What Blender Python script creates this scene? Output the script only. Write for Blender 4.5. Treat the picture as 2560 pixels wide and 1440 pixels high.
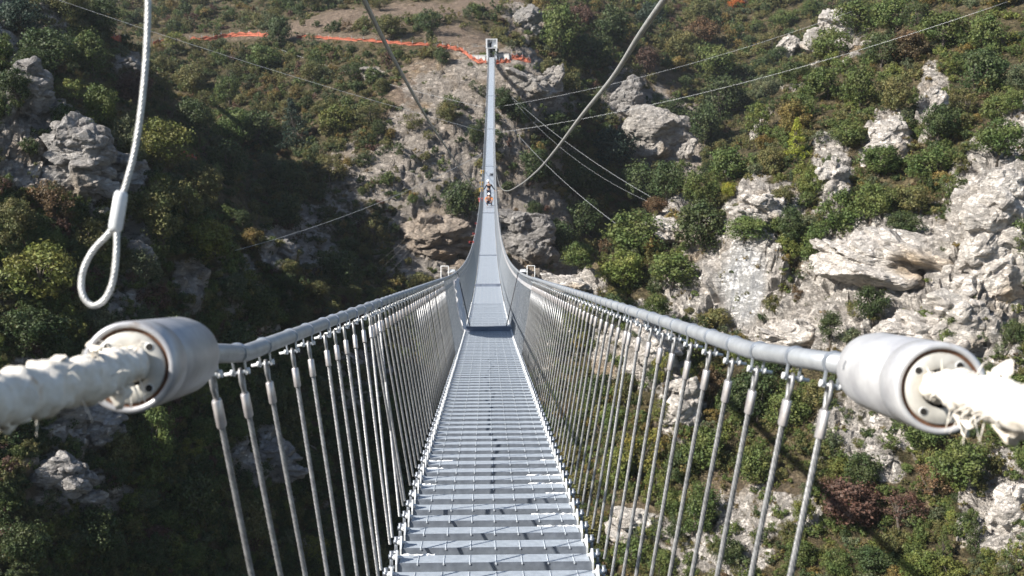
import bpy, math, random
import numpy as np
from mathutils import Vector, Matrix

random.seed(7)
RNG = np.random.default_rng(7)
sc = bpy.context.scene
COL = sc.collection
for o in list(bpy.data.objects):
    bpy.data.objects.remove(o)

# ------------------------------------------------------------------ camera, sky, sun, exposure
F = 2800.0                                   # focal length in pixels of the 2560-wide photograph
PITCH = math.radians(12.1)
CP, SP = math.cos(PITCH), math.sin(PITCH)
cam = bpy.data.cameras.new("camera")
cam.sensor_width = 36.0
cam.lens = F / 2560.0 * 36.0
cam.clip_start = 0.05
cam.clip_end = 3000.0
cam.dof.use_dof = True
cam.dof.focus_distance = 7.5
cam.dof.aperture_fstop = 6.5
cam_o = bpy.data.objects.new("camera", cam)
COL.objects.link(cam_o)
cam_o.location = (0, 0, 0)
cam_o.rotation_euler = (math.radians(90) - PITCH, 0, 0)
sc.camera = cam_o

SUN = Vector((-0.80, -0.36, 0.68)).normalized()
EXPOSURE = 1.02
world = bpy.data.worlds.new("World")
sc.world = world
world.use_nodes = True
wn = world.node_tree.nodes
sky = wn.new("ShaderNodeTexSky")
sky.sky_type = 'NISHITA'
sky.sun_disc = False
sky.sun_elevation = math.asin(SUN.z)
sky.sun_rotation = math.atan2(SUN.x, SUN.y)
sky.altitude = 600
world.node_tree.links.new(sky.outputs[0], wn["Background"].inputs[0])
wn["Background"].inputs[1].default_value = 0.066
sl = bpy.data.lights.new("sun", 'SUN')
sl.energy = 4.6
sl.angle = math.radians(0.5)
sl.color = (1.0, 0.95, 0.87)
so = bpy.data.objects.new("sun", sl)
COL.objects.link(so)
so.rotation_euler = SUN.to_track_quat('Z', 'Y').to_euler()
sc.view_settings.view_transform = 'Standard'
sc.view_settings.look = 'None'
sc.view_settings.gamma = 1.0
sc.view_settings.exposure = EXPOSURE
sc.cycles.max_bounces = 6
sc.cycles.transparent_max_bounces = 8

# ------------------------------------------------------------------ helpers
def W(px, py, Z):
    """the world point seen at photo pixel px, py at depth Z"""
    xc, yc = (px - 1280.0) / F * Z, (py - 720.0) / F * Z
    return np.array((xc, Z * CP - yc * SP, -Z * SP - yc * CP))

def WH(px, Z, h):
    yc = (-h - Z * SP) / CP
    return np.array(((px - 1280.0) / F * Z, Z * CP - yc * SP, h))

def to_px(p):
    p = np.asarray(p, float)
    x, y, z = p[..., 0], p[..., 1], p[..., 2]
    Z = y * CP - z * SP
    yc = -(y * SP + z * CP)
    Zs = np.where(np.abs(Z) < 1e-3, 1e-3, Z)
    return x / Zs * F + 1280, yc / Zs * F + 720, Z

def tag(o, label=None, cat=None, group=None, kind=None):
    if label: o['label'] = label
    if cat: o['category'] = cat
    if group: o['group'] = group
    if kind: o['kind'] = kind
    return o

def empty(name, loc=(0, 0, 0)):
    o = bpy.data.objects.new(name, None)
    o.empty_display_size = 0.1
    COL.objects.link(o)
    o.location = loc
    return o

def mesh_np(name, v, faces, mats, mi=None, smooth=False):
    """faces: list of (k, array n x k) blocks"""
    me = bpy.data.meshes.new(name)
    me.vertices.add(len(v))
    me.vertices.foreach_set("co", np.asarray(v, np.float32).ravel())
    nl = sum(a.size for a in faces); nf = sum(len(a) for a in faces)
    me.loops.add(nl); me.polygons.add(nf)
    me.loops.foreach_set("vertex_index", np.concatenate([a.ravel() for a in faces]).astype(np.int32))
    tot = np.concatenate([np.full(len(a), a.shape[1]) for a in faces])
    st = np.concatenate([[0], np.cumsum(tot)[:-1]])
    me.polygons.foreach_set("loop_start", st.astype(np.int32))
    if mi is not None:
        me.polygons.foreach_set("material_index", np.asarray(mi, np.int32))
    sm = np.full(nf, bool(smooth)) if np.isscalar(smooth) else np.asarray(smooth, bool)
    me.polygons.foreach_set("use_smooth", sm)
    for m in mats: me.materials.append(m)
    me.update(calc_edges=True)
    return me

class MB:
    def __init__(s):
        s.v = []; s.f = {}; s.n = 0
    def add(s, v, faces, mi=0, smooth=False):
        v = np.asarray(v, float).reshape(-1, 3)
        for a in faces:
            a = np.asarray(a)
            s.f.setdefault((a.shape[1], mi, smooth), []).append(a + s.n)
        s.v.append(v); s.n += len(v)
        return s
    def box(s, c, d, mi=0, R=None):
        c = np.asarray(c, float); d = np.asarray(d, float) / 2
        q = np.array([(x, y, z) for x in (-1, 1) for y in (-1, 1) for z in (-1, 1)], float) * d
        if R is not None: q = q @ np.asarray(R).T
        s.add(q + c, [np.array([(0, 1, 3, 2), (4, 6, 7, 5), (0, 4, 5, 1), (2, 3, 7, 6), (0, 2, 6, 4), (1, 5, 7, 3)])], mi)
        return s
    def tube(s, pts, r, seg=8, mi=0, caps=True, smooth=True):
        pts = np.asarray(pts, float); n = len(pts)
        r = np.broadcast_to(np.asarray(r, float), (n,))
        t = np.gradient(pts, axis=0); t /= np.linalg.norm(t, axis=1)[:, None] + 1e-12
        up = np.array((0, 0, 1.0)) if abs(t[0, 2]) < 0.9 else np.array((1.0, 0, 0))
        a = np.cross(t[0], up); a /= np.linalg.norm(a)
        ang = np.linspace(0, 2 * np.pi, seg, endpoint=False)
        V = []
        for i in range(n):
            a = a - t[i] * np.dot(a, t[i]); a /= np.linalg.norm(a) + 1e-12
            b = np.cross(t[i], a)
            V.append(pts[i] + r[i] * (np.cos(ang)[:, None] * a + np.sin(ang)[:, None] * b))
        V = np.concatenate(V)
        i, j = np.meshgrid(np.arange(n - 1), np.arange(seg), indexing='ij')
        k = (j + 1) % seg
        q = np.stack([i * seg + j, i * seg + k, (i + 1) * seg + k, (i + 1) * seg + j], -1).reshape(-1, 4)
        s.add(V, [q], mi, smooth)
        if caps:
            base = s.n - len(V)
            for lo, flip in ((0, True), ((n - 1) * seg, False)):
                idx = np.arange(seg) + lo + base
                s.f.setdefault((seg, mi, False), []).append((idx[::-1] if flip else idx)[None])
        return s
    def lathe(s, prof, seg=32, M=None, mi=0, smooth=True):
        """prof: (r, z) list turned about local z"""
        prof = np.asarray(prof, float); n = len(prof)
        ang = np.linspace(0, 2 * np.pi, seg, endpoint=False)
        V = np.stack([prof[:, 0, None] * np.cos(ang), prof[:, 0, None] * np.sin(ang), np.repeat(prof[:, 1, None], seg, 1)], -1).reshape(-1, 3)
        if M is not None:
            M = np.asarray(M); V = V @ M[:3, :3].T + M[:3, 3]
        i, j = np.meshgrid(np.arange(n - 1), np.arange(seg), indexing='ij')
        k = (j + 1) % seg
        q = np.stack([i * seg + j, i * seg + k, (i + 1) * seg + k, (i + 1) * seg + j], -1).reshape(-1, 4)
        return s.add(V, [q], mi, smooth)
    def mesh(s, name, mats):
        faces, mi, sm = [], [], []
        for (k, m, smooth), L in sorted(s.f.items()):
            a = np.concatenate(L); faces.append(a)
            mi += [m] * len(a); sm += [smooth] * len(a)
        return mesh_np(name, np.concatenate(s.v), faces, mats if isinstance(mats, (list, tuple)) else [mats], mi, sm)
    def build(s, name, mats, parent=None, M=None):
        return link(name, s.mesh(name, mats), parent, M)

def link(name, me, parent=None, M=None):
    o = bpy.data.objects.new(name, me)
    COL.objects.link(o)
    if parent is not None: o.parent = parent
    if M is not None: o.matrix_local = M
    return o

def frame(x, y, z, o):
    return Matrix(((x[0], y[0], z[0], o[0]), (x[1], y[1], z[1], o[1]), (x[2], y[2], z[2], o[2]), (0, 0, 0, 1)))

def unit(v):
    v = np.asarray(v, float); return v / (np.linalg.norm(v) + 1e-12)

def spline(pts, n):
    pts = np.asarray(pts, float)
    d = np.concatenate([[0], np.cumsum(np.sqrt(np.linalg.norm(np.diff(pts, axis=0), axis=1)))])
    m = len(pts); P = np.vstack([2 * pts[0] - pts[1], pts, 2 * pts[-1] - pts[-2]])
    u = np.linspace(0, m - 1, n); i = np.minimum(u.astype(int), m - 2); t = (u - i)[:, None]
    p0, p1, p2, p3 = P[i], P[i + 1], P[i + 2], P[i + 3]
    return 0.5 * (2 * p1 + (p2 - p0) * t + (2 * p0 - 5 * p1 + 4 * p2 - p3) * t ** 2 + (3 * p1 - p0 - 3 * p2 + p3) * t ** 3)

def _h(ix, iy, iz, seed):
    h = (ix.astype(np.int64) * 374761393 + iy.astype(np.int64) * 668265263 + iz.astype(np.int64) * 2147483647 + seed * 974634917) & 0xffffffff
    h = ((h ^ (h >> 13)) * 1274126177) & 0xffffffff
    h = ((h ^ (h >> 16)) * 2246822519) & 0xffffffff
    return ((h ^ (h >> 15)) & 0xffffff) / float(0xffffff)

def vnoise(p, seed=0):
    f = np.floor(p); i = f.astype(np.int64); t = p - f; t = t * t * (3 - 2 * t)
    out = 0
    for dx in (0, 1):
        wx = t[:, 0] if dx else 1 - t[:, 0]
        for dy in (0, 1):
            wy = t[:, 1] if dy else 1 - t[:, 1]
            for dz in (0, 1):
                wz = t[:, 2] if dz else 1 - t[:, 2]
                out = out + wx * wy * wz * _h(i[:, 0] + dx, i[:, 1] + dy, i[:, 2] + dz, seed)
    return out

def fbm(p, octv=4, seed=0, ridged=False):
    a, s, tot = 1.0, 0.0, 0.0
    for k in range(octv):
        n = vnoise(p * (2.03 ** k) + 17.3 * k, seed + k)
        if ridged: n = 1 - np.abs(2 * n - 1)
        s = s + a * n; tot += a; a *= 0.5
    return s / tot

def worley(p, seed=0):
    """nearest and second nearest cell distance, and a random value for the nearest cell"""
    f = np.floor(p).astype(np.int64)
    d1 = np.full(len(p), 9.0); d2 = np.full(len(p), 9.0); idv = np.zeros(len(p))
    for dx in (-1, 0, 1):
        for dy in (-1, 0, 1):
            for dz in (-1, 0, 1):
                c = f + np.array((dx, dy, dz))
                q = np.stack([c[:, k] + _h(c[:, 0], c[:, 1], c[:, 2], seed + 11 * k) for k in range(3)], 1)
                d = np.linalg.norm(q - p, axis=1)
                nd = d < d1
                d2 = np.where(nd, d1, np.minimum(d2, d))
                idv = np.where(nd, _h(c[:, 0], c[:, 1], c[:, 2], seed + 77), idv)
                d1 = np.where(nd, d, d1)
    return d1, d2, idv

# ------------------------------------------------------------------ materials
def mat(name):
    m = bpy.data.materials.new(name); m.use_nodes = True
    nt = m.node_tree
    return m, nt, nt.nodes["Principled BSDF"]

def nd(nt, typ, **kw):
    n = nt.nodes.new(typ)
    for k, v in kw.items():
        if k.startswith("i_"):
            key = k[2:]
            n.inputs[int(key) if key.isdigit() else key].default_value = v
        else: setattr(n, k, v)
    return n

def ramp(nt, fac, stops):
    r = nt.nodes.new("ShaderNodeValToRGB")
    while len(r.color_ramp.elements) < len(stops): r.color_ramp.elements.new(0.5)
    for e, (p, c) in zip(r.color_ramp.elements, stops):
        e.position = p; e.color = tuple(c) + (1,) if len(c) == 3 else c
    nt.links.new(fac, r.inputs[0])
    return r.outputs[0]

def mixc(nt, fac, a, b, mode='MIX'):
    n = nt.nodes.new("ShaderNodeMix"); n.data_type = 'RGBA'; n.blend_type = mode
    for sock, val in ((n.inputs[0], fac), (n.inputs[6], a), (n.inputs[7], b)):
        if hasattr(val, "links"): nt.links.new(val, sock)
        elif isinstance(val, tuple): sock.default_value = tuple(val) + (1,) if len(val) == 3 else val
        else: sock.default_value = val
    return n.outputs[2]

def noise(nt, vec, scale, detail=4, rough=0.6):
    n = nd(nt, "ShaderNodeTexNoise", i_Scale=scale, i_Detail=detail, i_Roughness=rough)
    if vec is not None: nt.links.new(vec, n.inputs["Vector"])
    return n.outputs["Fac"]

def bump(nt, b, height, strength, dist, prev=None):
    n = nd(nt, "ShaderNodeBump", i_Strength=strength, i_Distance=dist)
    nt.links.new(height, n.inputs["Height"])
    if prev is not None: nt.links.new(prev, n.inputs["Normal"])
    nt.links.new(n.outputs[0], b.inputs["Normal"])
    return n.outputs[0]

def metal(name, lo, hi, rough=0.45, metallic=0.5, scale=30, rust=None, bumpy=0.15, stretch=None):
    m, nt, b = mat(name)
    tc = nd(nt, "ShaderNodeTexCoord")
    vec = tc.outputs["Object"]
    if stretch:
        mp = nd(nt, "ShaderNodeMapping"); mp.inputs["Scale"].default_value = stretch
        nt.links.new(vec, mp.inputs[0]); vec = mp.outputs[0]
    n1 = noise(nt, vec, scale, 5, 0.65)
    c = ramp(nt, n1, [(0.3, lo), (0.7, hi)])
    if rust:
        n2 = noise(nt, vec, scale * 0.35, 6, 0.7)
        f = ramp(nt, n2, [(rust[1], (0, 0, 0)), (rust[1] + 0.08, (1, 1, 1))])
        c = mixc(nt, f, c, rust[0])
    nt.links.new(c, b.inputs["Base Color"])
    b.inputs["Metallic"].default_value = metallic
    rr = nd(nt, "ShaderNodeMapRange", i_3=rough - 0.1, i_4=rough + 0.15)
    nt.links.new(n1, rr.inputs[0]); nt.links.new(rr.outputs[0], b.inputs["Roughness"])
    if bumpy: bump(nt, b, n1, bumpy, 0.002)
    return m

M_TREAD = metal("galvanised_tread_steel", (0.41, 0.46, 0.515), (0.57, 0.62, 0.68), 0.40, 0.3, 22, ((0.80, 0.84, 0.88), 0.62))
M_PLATE = metal("shade_dark_galvanised_steel", (0.15, 0.17, 0.205), (0.25, 0.28, 0.325), 0.42, 0.4, 18, ((0.55, 0.58, 0.62), 0.66))  # galvanised steel darkened so the tread fronts read as shaded
M_BAR = metal("bright_zinc_bar", (0.50, 0.545, 0.59), (0.66, 0.70, 0.74), 0.4, 0.2, 40)
M_WELD = metal("white_sealant", (0.75, 0.75, 0.74), (0.88, 0.88, 0.87), 0.7, 0.0, 60)
M_BRACKET = metal("pale_zinc_bracket", (0.56, 0.58, 0.60), (0.76, 0.77, 0.77), 0.45, 0.2, 40)
M_NUT = metal("dull_nut_steel", (0.16, 0.18, 0.21), (0.34, 0.36, 0.40), 0.4, 0.6, 60)
M_WIRE = metal("wire_rope_steel", (0.20, 0.20, 0.205), (0.40, 0.40, 0.40), 0.42, 0.55, 60)
M_SLEEVE = metal("aluminium_sleeve", (0.46, 0.43, 0.43), (0.64, 0.61, 0.61), 0.36, 0.6, 50)
M_SHACKLE = metal("zinc_shackle", (0.30, 0.33, 0.38), (0.52, 0.56, 0.61), 0.35, 0.6, 50)
M_BEAM = metal("dark_painted_beam", (0.13, 0.15, 0.195), (0.19, 0.215, 0.265), 0.5, 0.1, 12, ((0.26, 0.27, 0.29), 0.68))
M_DARK = metal("dark_strap", (0.03, 0.032, 0.04), (0.06, 0.062, 0.07), 0.6, 0.1, 20)
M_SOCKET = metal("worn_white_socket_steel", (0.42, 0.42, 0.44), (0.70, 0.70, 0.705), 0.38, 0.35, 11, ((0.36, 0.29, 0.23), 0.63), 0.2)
M_SOCKET_G = metal("scuffed_shade_grey_socket_steel", (0.30, 0.30, 0.325), (0.54, 0.54, 0.55), 0.38, 0.35, 11, ((0.30, 0.24, 0.19), 0.60), 0.2)  # same socket steel, with the shade on this drum put into its colour
M_FACE = metal("socket_face_steel", (0.40, 0.385, 0.35), (0.60, 0.58, 0.53), 0.5, 0.15, 22, ((0.32, 0.24, 0.18), 0.62), 0.1)
M_RUST = metal("rusty_groove", (0.07, 0.035, 0.02), (0.16, 0.075, 0.04), 0.8, 0.1, 40)
M_HOLE = metal("black_hole", (0.008, 0.007, 0.006), (0.02, 0.018, 0.015), 0.8, 0, 30)
M_SCUFF = metal("orange_scuff", (0.42, 0.24, 0.13), (0.62, 0.44, 0.32), 0.6, 0.1, 60)
M_WHITE = metal("white_painted_tube", (0.70, 0.70, 0.69), (0.82, 0.82, 0.80), 0.4, 0.1, 12)
M_CABLE = metal("overhead_cable_steel", (0.32, 0.32, 0.31), (0.54, 0.54, 0.52), 0.45, 0.4, 30)
M_STAY = metal("stay_cable_steel", (0.50, 0.51, 0.52), (0.62, 0.63, 0.64), 0.45, 0.3, 10)
M_GUY = metal("dull_guy_wire", (0.20, 0.20, 0.20), (0.30, 0.30, 0.30), 0.5, 0.3, 10)

def rail_mat():
    m, nt, b = mat("stranded_rail_cable")
    tc = nd(nt, "ShaderNodeTexCoord")
    n1 = noise(nt, tc.outputs["Object"], 14, 6, 0.7)
    c = ramp(nt, n1, [(0.3, (0.34, 0.36, 0.385)), (0.7, (0.52, 0.54, 0.56))])
    nt.links.new(c, b.inputs["Base Color"])
    b.inputs["Metallic"].default_value = 0.45
    b.inputs["Roughness"].default_value = 0.42
    wv = nd(nt, "ShaderNodeTexWave", bands_direction='Y', i_Scale=42.0, i_Distortion=0.4)
    nt.links.new(tc.outputs["Object"], wv.inputs[0])
    bump(nt, b, wv.outputs["Fac"], 0.35, 0.003)
    return m
M_RAIL = rail_mat()

def cloth_mat(name, lo, hi, scale=25, stain=None):
    m, nt, b = mat(name)
    tc = nd(nt, "ShaderNodeTexCoord")
    n1 = noise(nt, tc.outputs["Object"], scale, 6, 0.7)
    c = ramp(nt, n1, [(0.3, lo), (0.65, hi)])
    if stain:
        n2 = noise(nt, tc.outputs["Object"], scale * 0.5, 5, 0.75)
        c = mixc(nt, ramp(nt, n2, [(0.58, (0, 0, 0)), (0.72, (1, 1, 1))]), c, stain)
    nt.links.new(c, b.inputs["Base Color"])
    b.inputs["Roughness"].default_value = 0.9
    bump(nt, b, n1, 0.6, 0.006)
    return m
M_RAG = cloth_mat("dirty_white_rag", (0.68, 0.61, 0.51), (0.88, 0.84, 0.77), 38, (0.50, 0.36, 0.22))
M_ORANGE = cloth_mat("orange_netting", (0.25, 0.065, 0.035), (0.42, 0.13, 0.075), 3)
M_SHEET = cloth_mat("grey_white_sheet", (0.55, 0.55, 0.58), (0.74, 0.73, 0.76), 4)
M_YELLOW = cloth_mat("yellow_plastic", (0.60, 0.36, 0.06), (0.75, 0.50, 0.16), 6)
M_RED = cloth_mat("red_plastic", (0.55, 0.08, 0.08), (0.68, 0.16, 0.15), 6)
M_SKIN = cloth_mat("skin", (0.40, 0.24, 0.17), (0.48, 0.30, 0.22), 10)
M_BLACKCLOTH = cloth_mat("black_cloth", (0.012, 0.014, 0.02), (0.03, 0.034, 0.045), 14)
M_NAVY = cloth_mat("navy_cloth", (0.02, 0.026, 0.05), (0.04, 0.05, 0.085), 14)
M_VEST = cloth_mat("orange_vest_cloth", (0.62, 0.16, 0.03), (0.75, 0.27, 0.05), 10)
M_HELMET = cloth_mat("white_helmet_plastic", (0.76, 0.76, 0.76), (0.84, 0.84, 0.84), 8)
M_CONCRETE = cloth_mat("pale_concrete", (0.44, 0.43, 0.42), (0.58, 0.57, 0.55), 2)
M_BOOTH = cloth_mat("white_render", (0.66, 0.67, 0.68), (0.78, 0.79, 0.80), 2)
M_BLACK = cloth_mat("black_interior", (0.01, 0.01, 0.012), (0.025, 0.025, 0.03), 3)
M_BARK = cloth_mat("bark", (0.06, 0.045, 0.035), (0.13, 0.11, 0.09), 5)

def leaf_mat(name, instanced):
    m, nt, b = mat(name)
    if instanced:
        at = nd(nt, "ShaderNodeAttribute"); at.attribute_type = 'INSTANCER'; at.attribute_name = "tint"
        base = at.outputs["Color"]
    else:
        base = nd(nt, "ShaderNodeObjectInfo").outputs["Color"]
    geo = nd(nt, "ShaderNodeNewGeometry")
    k = nd(nt, "ShaderNodeMapRange", i_3=0.8, i_4=2.05)
    nt.links.new(geo.outputs["Random Per Island"], k.inputs[0])
    tc = nd(nt, "ShaderNodeTexCoord")
    n1 = noise(nt, tc.outputs["Object"], 3.2, 3, 0.6)
    hue = ramp(nt, n1, [(0.35, (0.86, 1.0, 0.9)), (0.65, (1.22, 1.04, 0.86))])
    c = mixc(nt, 1.0, base, hue, 'MULTIPLY')
    vm = nd(nt, "ShaderNodeVectorMath", operation='SCALE')
    nt.links.new(c, vm.inputs[0]); nt.links.new(k.outputs[0], vm.inputs["Scale"])
    nt.links.new(vm.outputs[0], b.inputs["Base Color"])
    b.inputs["Roughness"].default_value = 0.55
    b.inputs["Specular IOR Level"].default_value = 0.3
    tr = nd(nt, "ShaderNodeBsdfTranslucent")
    nt.links.new(vm.outputs[0], tr.inputs["Color"])
    mx = nd(nt, "ShaderNodeMixShader", i_0=0.22)
    nt.links.new(b.outputs[0], mx.inputs[1]); nt.links.new(tr.outputs[0], mx.inputs[2])
    nt.links.new(mx.outputs[0], nt.nodes["Material Output"].inputs["Surface"])
    return m
M_LEAF = leaf_mat("foliage", False)
M_LEAF_I = leaf_mat("undergrowth_foliage", True)

def rock_nodes(nt, tc, tint=(1, 1, 1)):
    """colour and height of weathered limestone"""
    mp = nd(nt, "ShaderNodeMapping"); mp.inputs["Scale"].default_value = (1, 1, 2.4); mp.inputs["Rotation"].default_value = (0.25, 0.35, 0)
    nt.links.new(tc, mp.inputs[0]); v = mp.outputs[0]
    n1 = noise(nt, v, 0.35, 8, 0.68)
    n2 = noise(nt, v, 1.8, 7, 0.7)
    n3 = noise(nt, tc, 0.12, 3, 0.5)
    c = ramp(nt, n1, [(0.30, (0.36, 0.325, 0.29)), (0.45, (0.60, 0.55, 0.50)), (0.66, (0.74, 0.69, 0.63))])
    c = mixc(nt, ramp(nt, n3, [(0.56, (0, 0, 0)), (0.72, (1, 1, 1))]), c, (0.46, 0.34, 0.21))
    mp2 = nd(nt, "ShaderNodeMapping"); mp2.inputs["Scale"].default_value = (1, 1, 4.5); mp2.inputs["Rotation"].default_value = (0.3, 0.45, 0.2)
    nt.links.new(tc, mp2.inputs[0])
    n4 = noise(nt, mp2.outputs[0], 0.9, 6, 0.75)
    crack = ramp(nt, n4, [(0.36, (0.50, 0.49, 0.48)), (0.43, (0.92, 0.92, 0.92)), (0.5, (1, 1, 1))])
    c = mixc(nt, 1.0, c, crack, 'MULTIPLY')
    c = mixc(nt, 1.0, c, tint, 'MULTIPLY')
    nv = nd(nt, "ShaderNodeTexNoise", i_Scale=0.7, i_Detail=5, i_Roughness=0.7); nt.links.new(v, nv.inputs["Vector"])
    sc3 = nd(nt, "ShaderNodeVectorMath", operation='SCALE'); sc3.inputs["Scale"].default_value = 4.0
    nt.links.new(nv.outputs["Color"], sc3.inputs[0])
    ad3 = nd(nt, "ShaderNodeVectorMath", operation='ADD'); nt.links.new(v, ad3.inputs[0]); nt.links.new(sc3.outputs[0], ad3.inputs[1])
    hcur = n2
    hs = nd(nt, "ShaderNodeMath", operation='MULTIPLY_ADD'); hs.inputs[1].default_value = 0.7
    nt.links.new(n2, hs.inputs[0]); nt.links.new(n1, hs.inputs[2]); hcur = hs.outputs[0]
    for scl, wgt, dk in ((0.42, 0.9, 0.70), (1.1, 0.5, 0.86)):
        vo = nd(nt, "ShaderNodeTexVoronoi", feature='DISTANCE_TO_EDGE', i_Scale=scl); nt.links.new(ad3.outputs[0], vo.inputs["Vector"])
        e = ramp(nt, vo.outputs["Distance"], [(0.0, (0, 0, 0)), (0.09, (1, 1, 1))])
        c = mixc(nt, 1.0, c, ramp(nt, vo.outputs["Distance"], [(0.0, (dk, dk, dk)), (0.035, (1, 1, 1))]), 'MULTIPLY')
        m2 = nd(nt, "ShaderNodeMath", operation='MULTIPLY_ADD'); m2.inputs[1].default_value = wgt
        nt.links.new(e, m2.inputs[0]); nt.links.new(hcur, m2.inputs[2]); hcur = m2.outputs[0]
    return c, hcur

def rock_mat(name, tint=(1, 1, 1)):
    m, nt, b = mat(name)
    tc = nd(nt, "ShaderNodeTexCoord").outputs["Object"]
    c, h = rock_nodes(nt, tc, tint)
    nt.links.new(c, b.inputs["Base Color"]); b.inputs["Roughness"].default_value = 0.9
    bump(nt, b, h, 0.75, 0.4)
    return m
M_ROCK = rock_mat("pale_limestone")
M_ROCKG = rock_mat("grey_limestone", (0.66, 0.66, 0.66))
M_ROCKS = rock_mat("shade_darkened_limestone", (0.54, 0.55, 0.57))  # limestone tint lowered to carry the shade of the dim slopes
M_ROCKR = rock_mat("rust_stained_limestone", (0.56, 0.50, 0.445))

def terrain_mat():
    m, nt, b = mat("gorge_ground")
    tc = nd(nt, "ShaderNodeTexCoord").outputs["Object"]
    rc, rh = rock_nodes(nt, tc)
    at = nd(nt, "ShaderNodeAttribute"); at.attribute_name = "cover"
    sep = nd(nt, "ShaderNodeSeparateColor"); nt.links.new(at.outputs["Color"], sep.inputs[0])
    e1 = noise(nt, tc, 0.5, 7, 0.7); e2 = noise(nt, tc, 3.5, 5, 0.7)
    earth = ramp(nt, e1, [(0.33, (0.07, 0.066, 0.032)), (0.5, (0.165, 0.128, 0.072)), (0.68, (0.29, 0.225, 0.14))])
    earth = mixc(nt, ramp(nt, e2, [(0.3, (0.6, 0.6, 0.6)), (0.7, (0, 0, 0))]), earth, (0.05, 0.052, 0.022))
    soil = ramp(nt, e2, [(0.3, (0.22, 0.155, 0.115)), (0.7, (0.40, 0.31, 0.245))])
    c = mixc(nt, sep.outputs[1], earth, soil)
    # rock shows where the cover says so, broken up by noise
    ad = nd(nt, "ShaderNodeMath", operation='MULTIPLY_ADD'); ad.inputs[1].default_value = 1.1
    nt.links.new(e1, ad.inputs[0]); nt.links.new(sep.outputs[0], ad.inputs[2])
    f = ramp(nt, ad.outputs[0], [(0.86, (0, 0, 0)), (0.98, (1, 1, 1))])
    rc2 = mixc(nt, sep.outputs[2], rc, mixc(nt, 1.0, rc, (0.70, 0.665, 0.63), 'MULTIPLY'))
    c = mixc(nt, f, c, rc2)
    mpw = nd(nt, "ShaderNodeMapping"); mpw.inputs["Scale"].default_value = (1.6, 1.6, 0.16); nt.links.new(tc, mpw.inputs[0])
    w1 = noise(nt, mpw.outputs[0], 1.3, 6, 0.65)
    wc = ramp(nt, w1, [(0.34, (0.46, 0.465, 0.48)), (0.5, (0.66, 0.65, 0.64)), (0.64, (0.78, 0.76, 0.73))])
    c = mixc(nt, at.outputs["Alpha"], c, wc)
    nt.links.new(c, b.inputs["Base Color"]); b.inputs["Roughness"].default_value = 0.95
    b.inputs["Specular IOR Level"].default_value = 0.2
    h = nd(nt, "ShaderNodeMath", operation='MULTIPLY_ADD'); h.inputs[1].default_value = 0.35
    nt.links.new(e2, h.inputs[0]); nt.links.new(rh, h.inputs[2])
    bump(nt, b, h.outputs[0], 0.9, 0.6)
    return m
M_TERRAIN = terrain_mat()

# ------------------------------------------------------------------ the gorge: ground heights through surveyed points
PTS = []
def col_pts(px, pairs):
    for py, Z in pairs: PTS.append(W(px, py, Z))
# shaded flank beside the bridge (near knoll)
col_pts(0, [(1440, 70), (1200, 73), (1000, 77), (850, 80), (700, 84), (550, 88), (400, 93), (250, 99), (165, 104)])
col_pts(200, [(1440, 76), (1200, 79), (1000, 83), (850, 86), (700, 90), (550, 94), (400, 99), (285, 104)])
col_pts(400, [(1440, 82), (1200, 86), (1000, 90), (850, 93), (700, 97), (550, 102), (440, 107)])
col_pts(540, [(560, 104), (1000, 96), (800, 100)])
col_pts(620, [(1440, 90), (1200, 95), (1000, 100), (850, 105), (700, 111)])
col_pts(800, [(1440, 100), (1200, 107), (1000, 115), (850, 126), (730, 150)])
col_pts(1000, [(1440, 112), (1200, 122), (1000, 134), (850, 150), (760, 165)])
col_pts(1228, [(1440, 108), (1200, 120), (1000, 135), (850, 152), (750, 178)])
for px, Z, h in ((0, 128, -10), (200, 128, -18), (400, 132, -28), (550, 128, -36), (650, 135, -46), (100, 128, -14)): PTS.append(WH(px, Z, h))
# second shaded flank behind it
for p in ((0, 60, 150), (150, 150, 150), (250, 50, 170), (300, 200, 160), (450, 300, 166), (400, 190, 182), (550, 450, 152), (650, 600, 142), (720, 710, 138), (0, -200, 165)): PTS.append(W(*p))
# far mountainside
for p in ((1228, 158, 212), (1090, 112, 222), (900, 102, 235), (640, 92, 260), (400, 106, 280), (280, 96, 290),
          (1228, 0, 262), (900, 0, 290), (640, 0, 320), (300, 0, 350), (1500, 0, 305), (1650, 0, 350), (1800, 0, 375), (2100, 0, 320), (1300, 100, 224), (1240, 120, 222),
          (300, -300, 470), (900, -300, 420), (1500, -300, 410), (2100, -300, 360), (2560, -300, 300), (-300, -300, 400),
          (1000, 250, 205), (800, 250, 215), (600, 250, 230), (480, 330, 235), (1000, 400, 195), (800, 420, 198), (650, 450, 205),
          (1000, 550, 188), (850, 600, 182), (720, 640, 175), (780, 710, 165),
          (1228, 300, 204), (1150, 300, 202), (1300, 250, 207), (1390, 225, 213), (1250, 520, 197), (1150, 550, 191), (1050, 560, 190),
          (1050, 680, 182), (1200, 680, 189), (1350, 560, 199), (1350, 680, 192), (1330, 160, 214),
          (1425, 250, 240), (1480, 350, 250), (1560, 480, 256), (1610, 560, 246), (1480, 130, 262), (1450, 600, 216), (1450, 690, 198), (1420, 450, 218),
          (1560, 215, 240), (1620, 300, 234), (1700, 410, 224), (1750, 250, 285), (1650, 100, 315), (1900, 130, 315)): PTS.append(W(*p))
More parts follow.
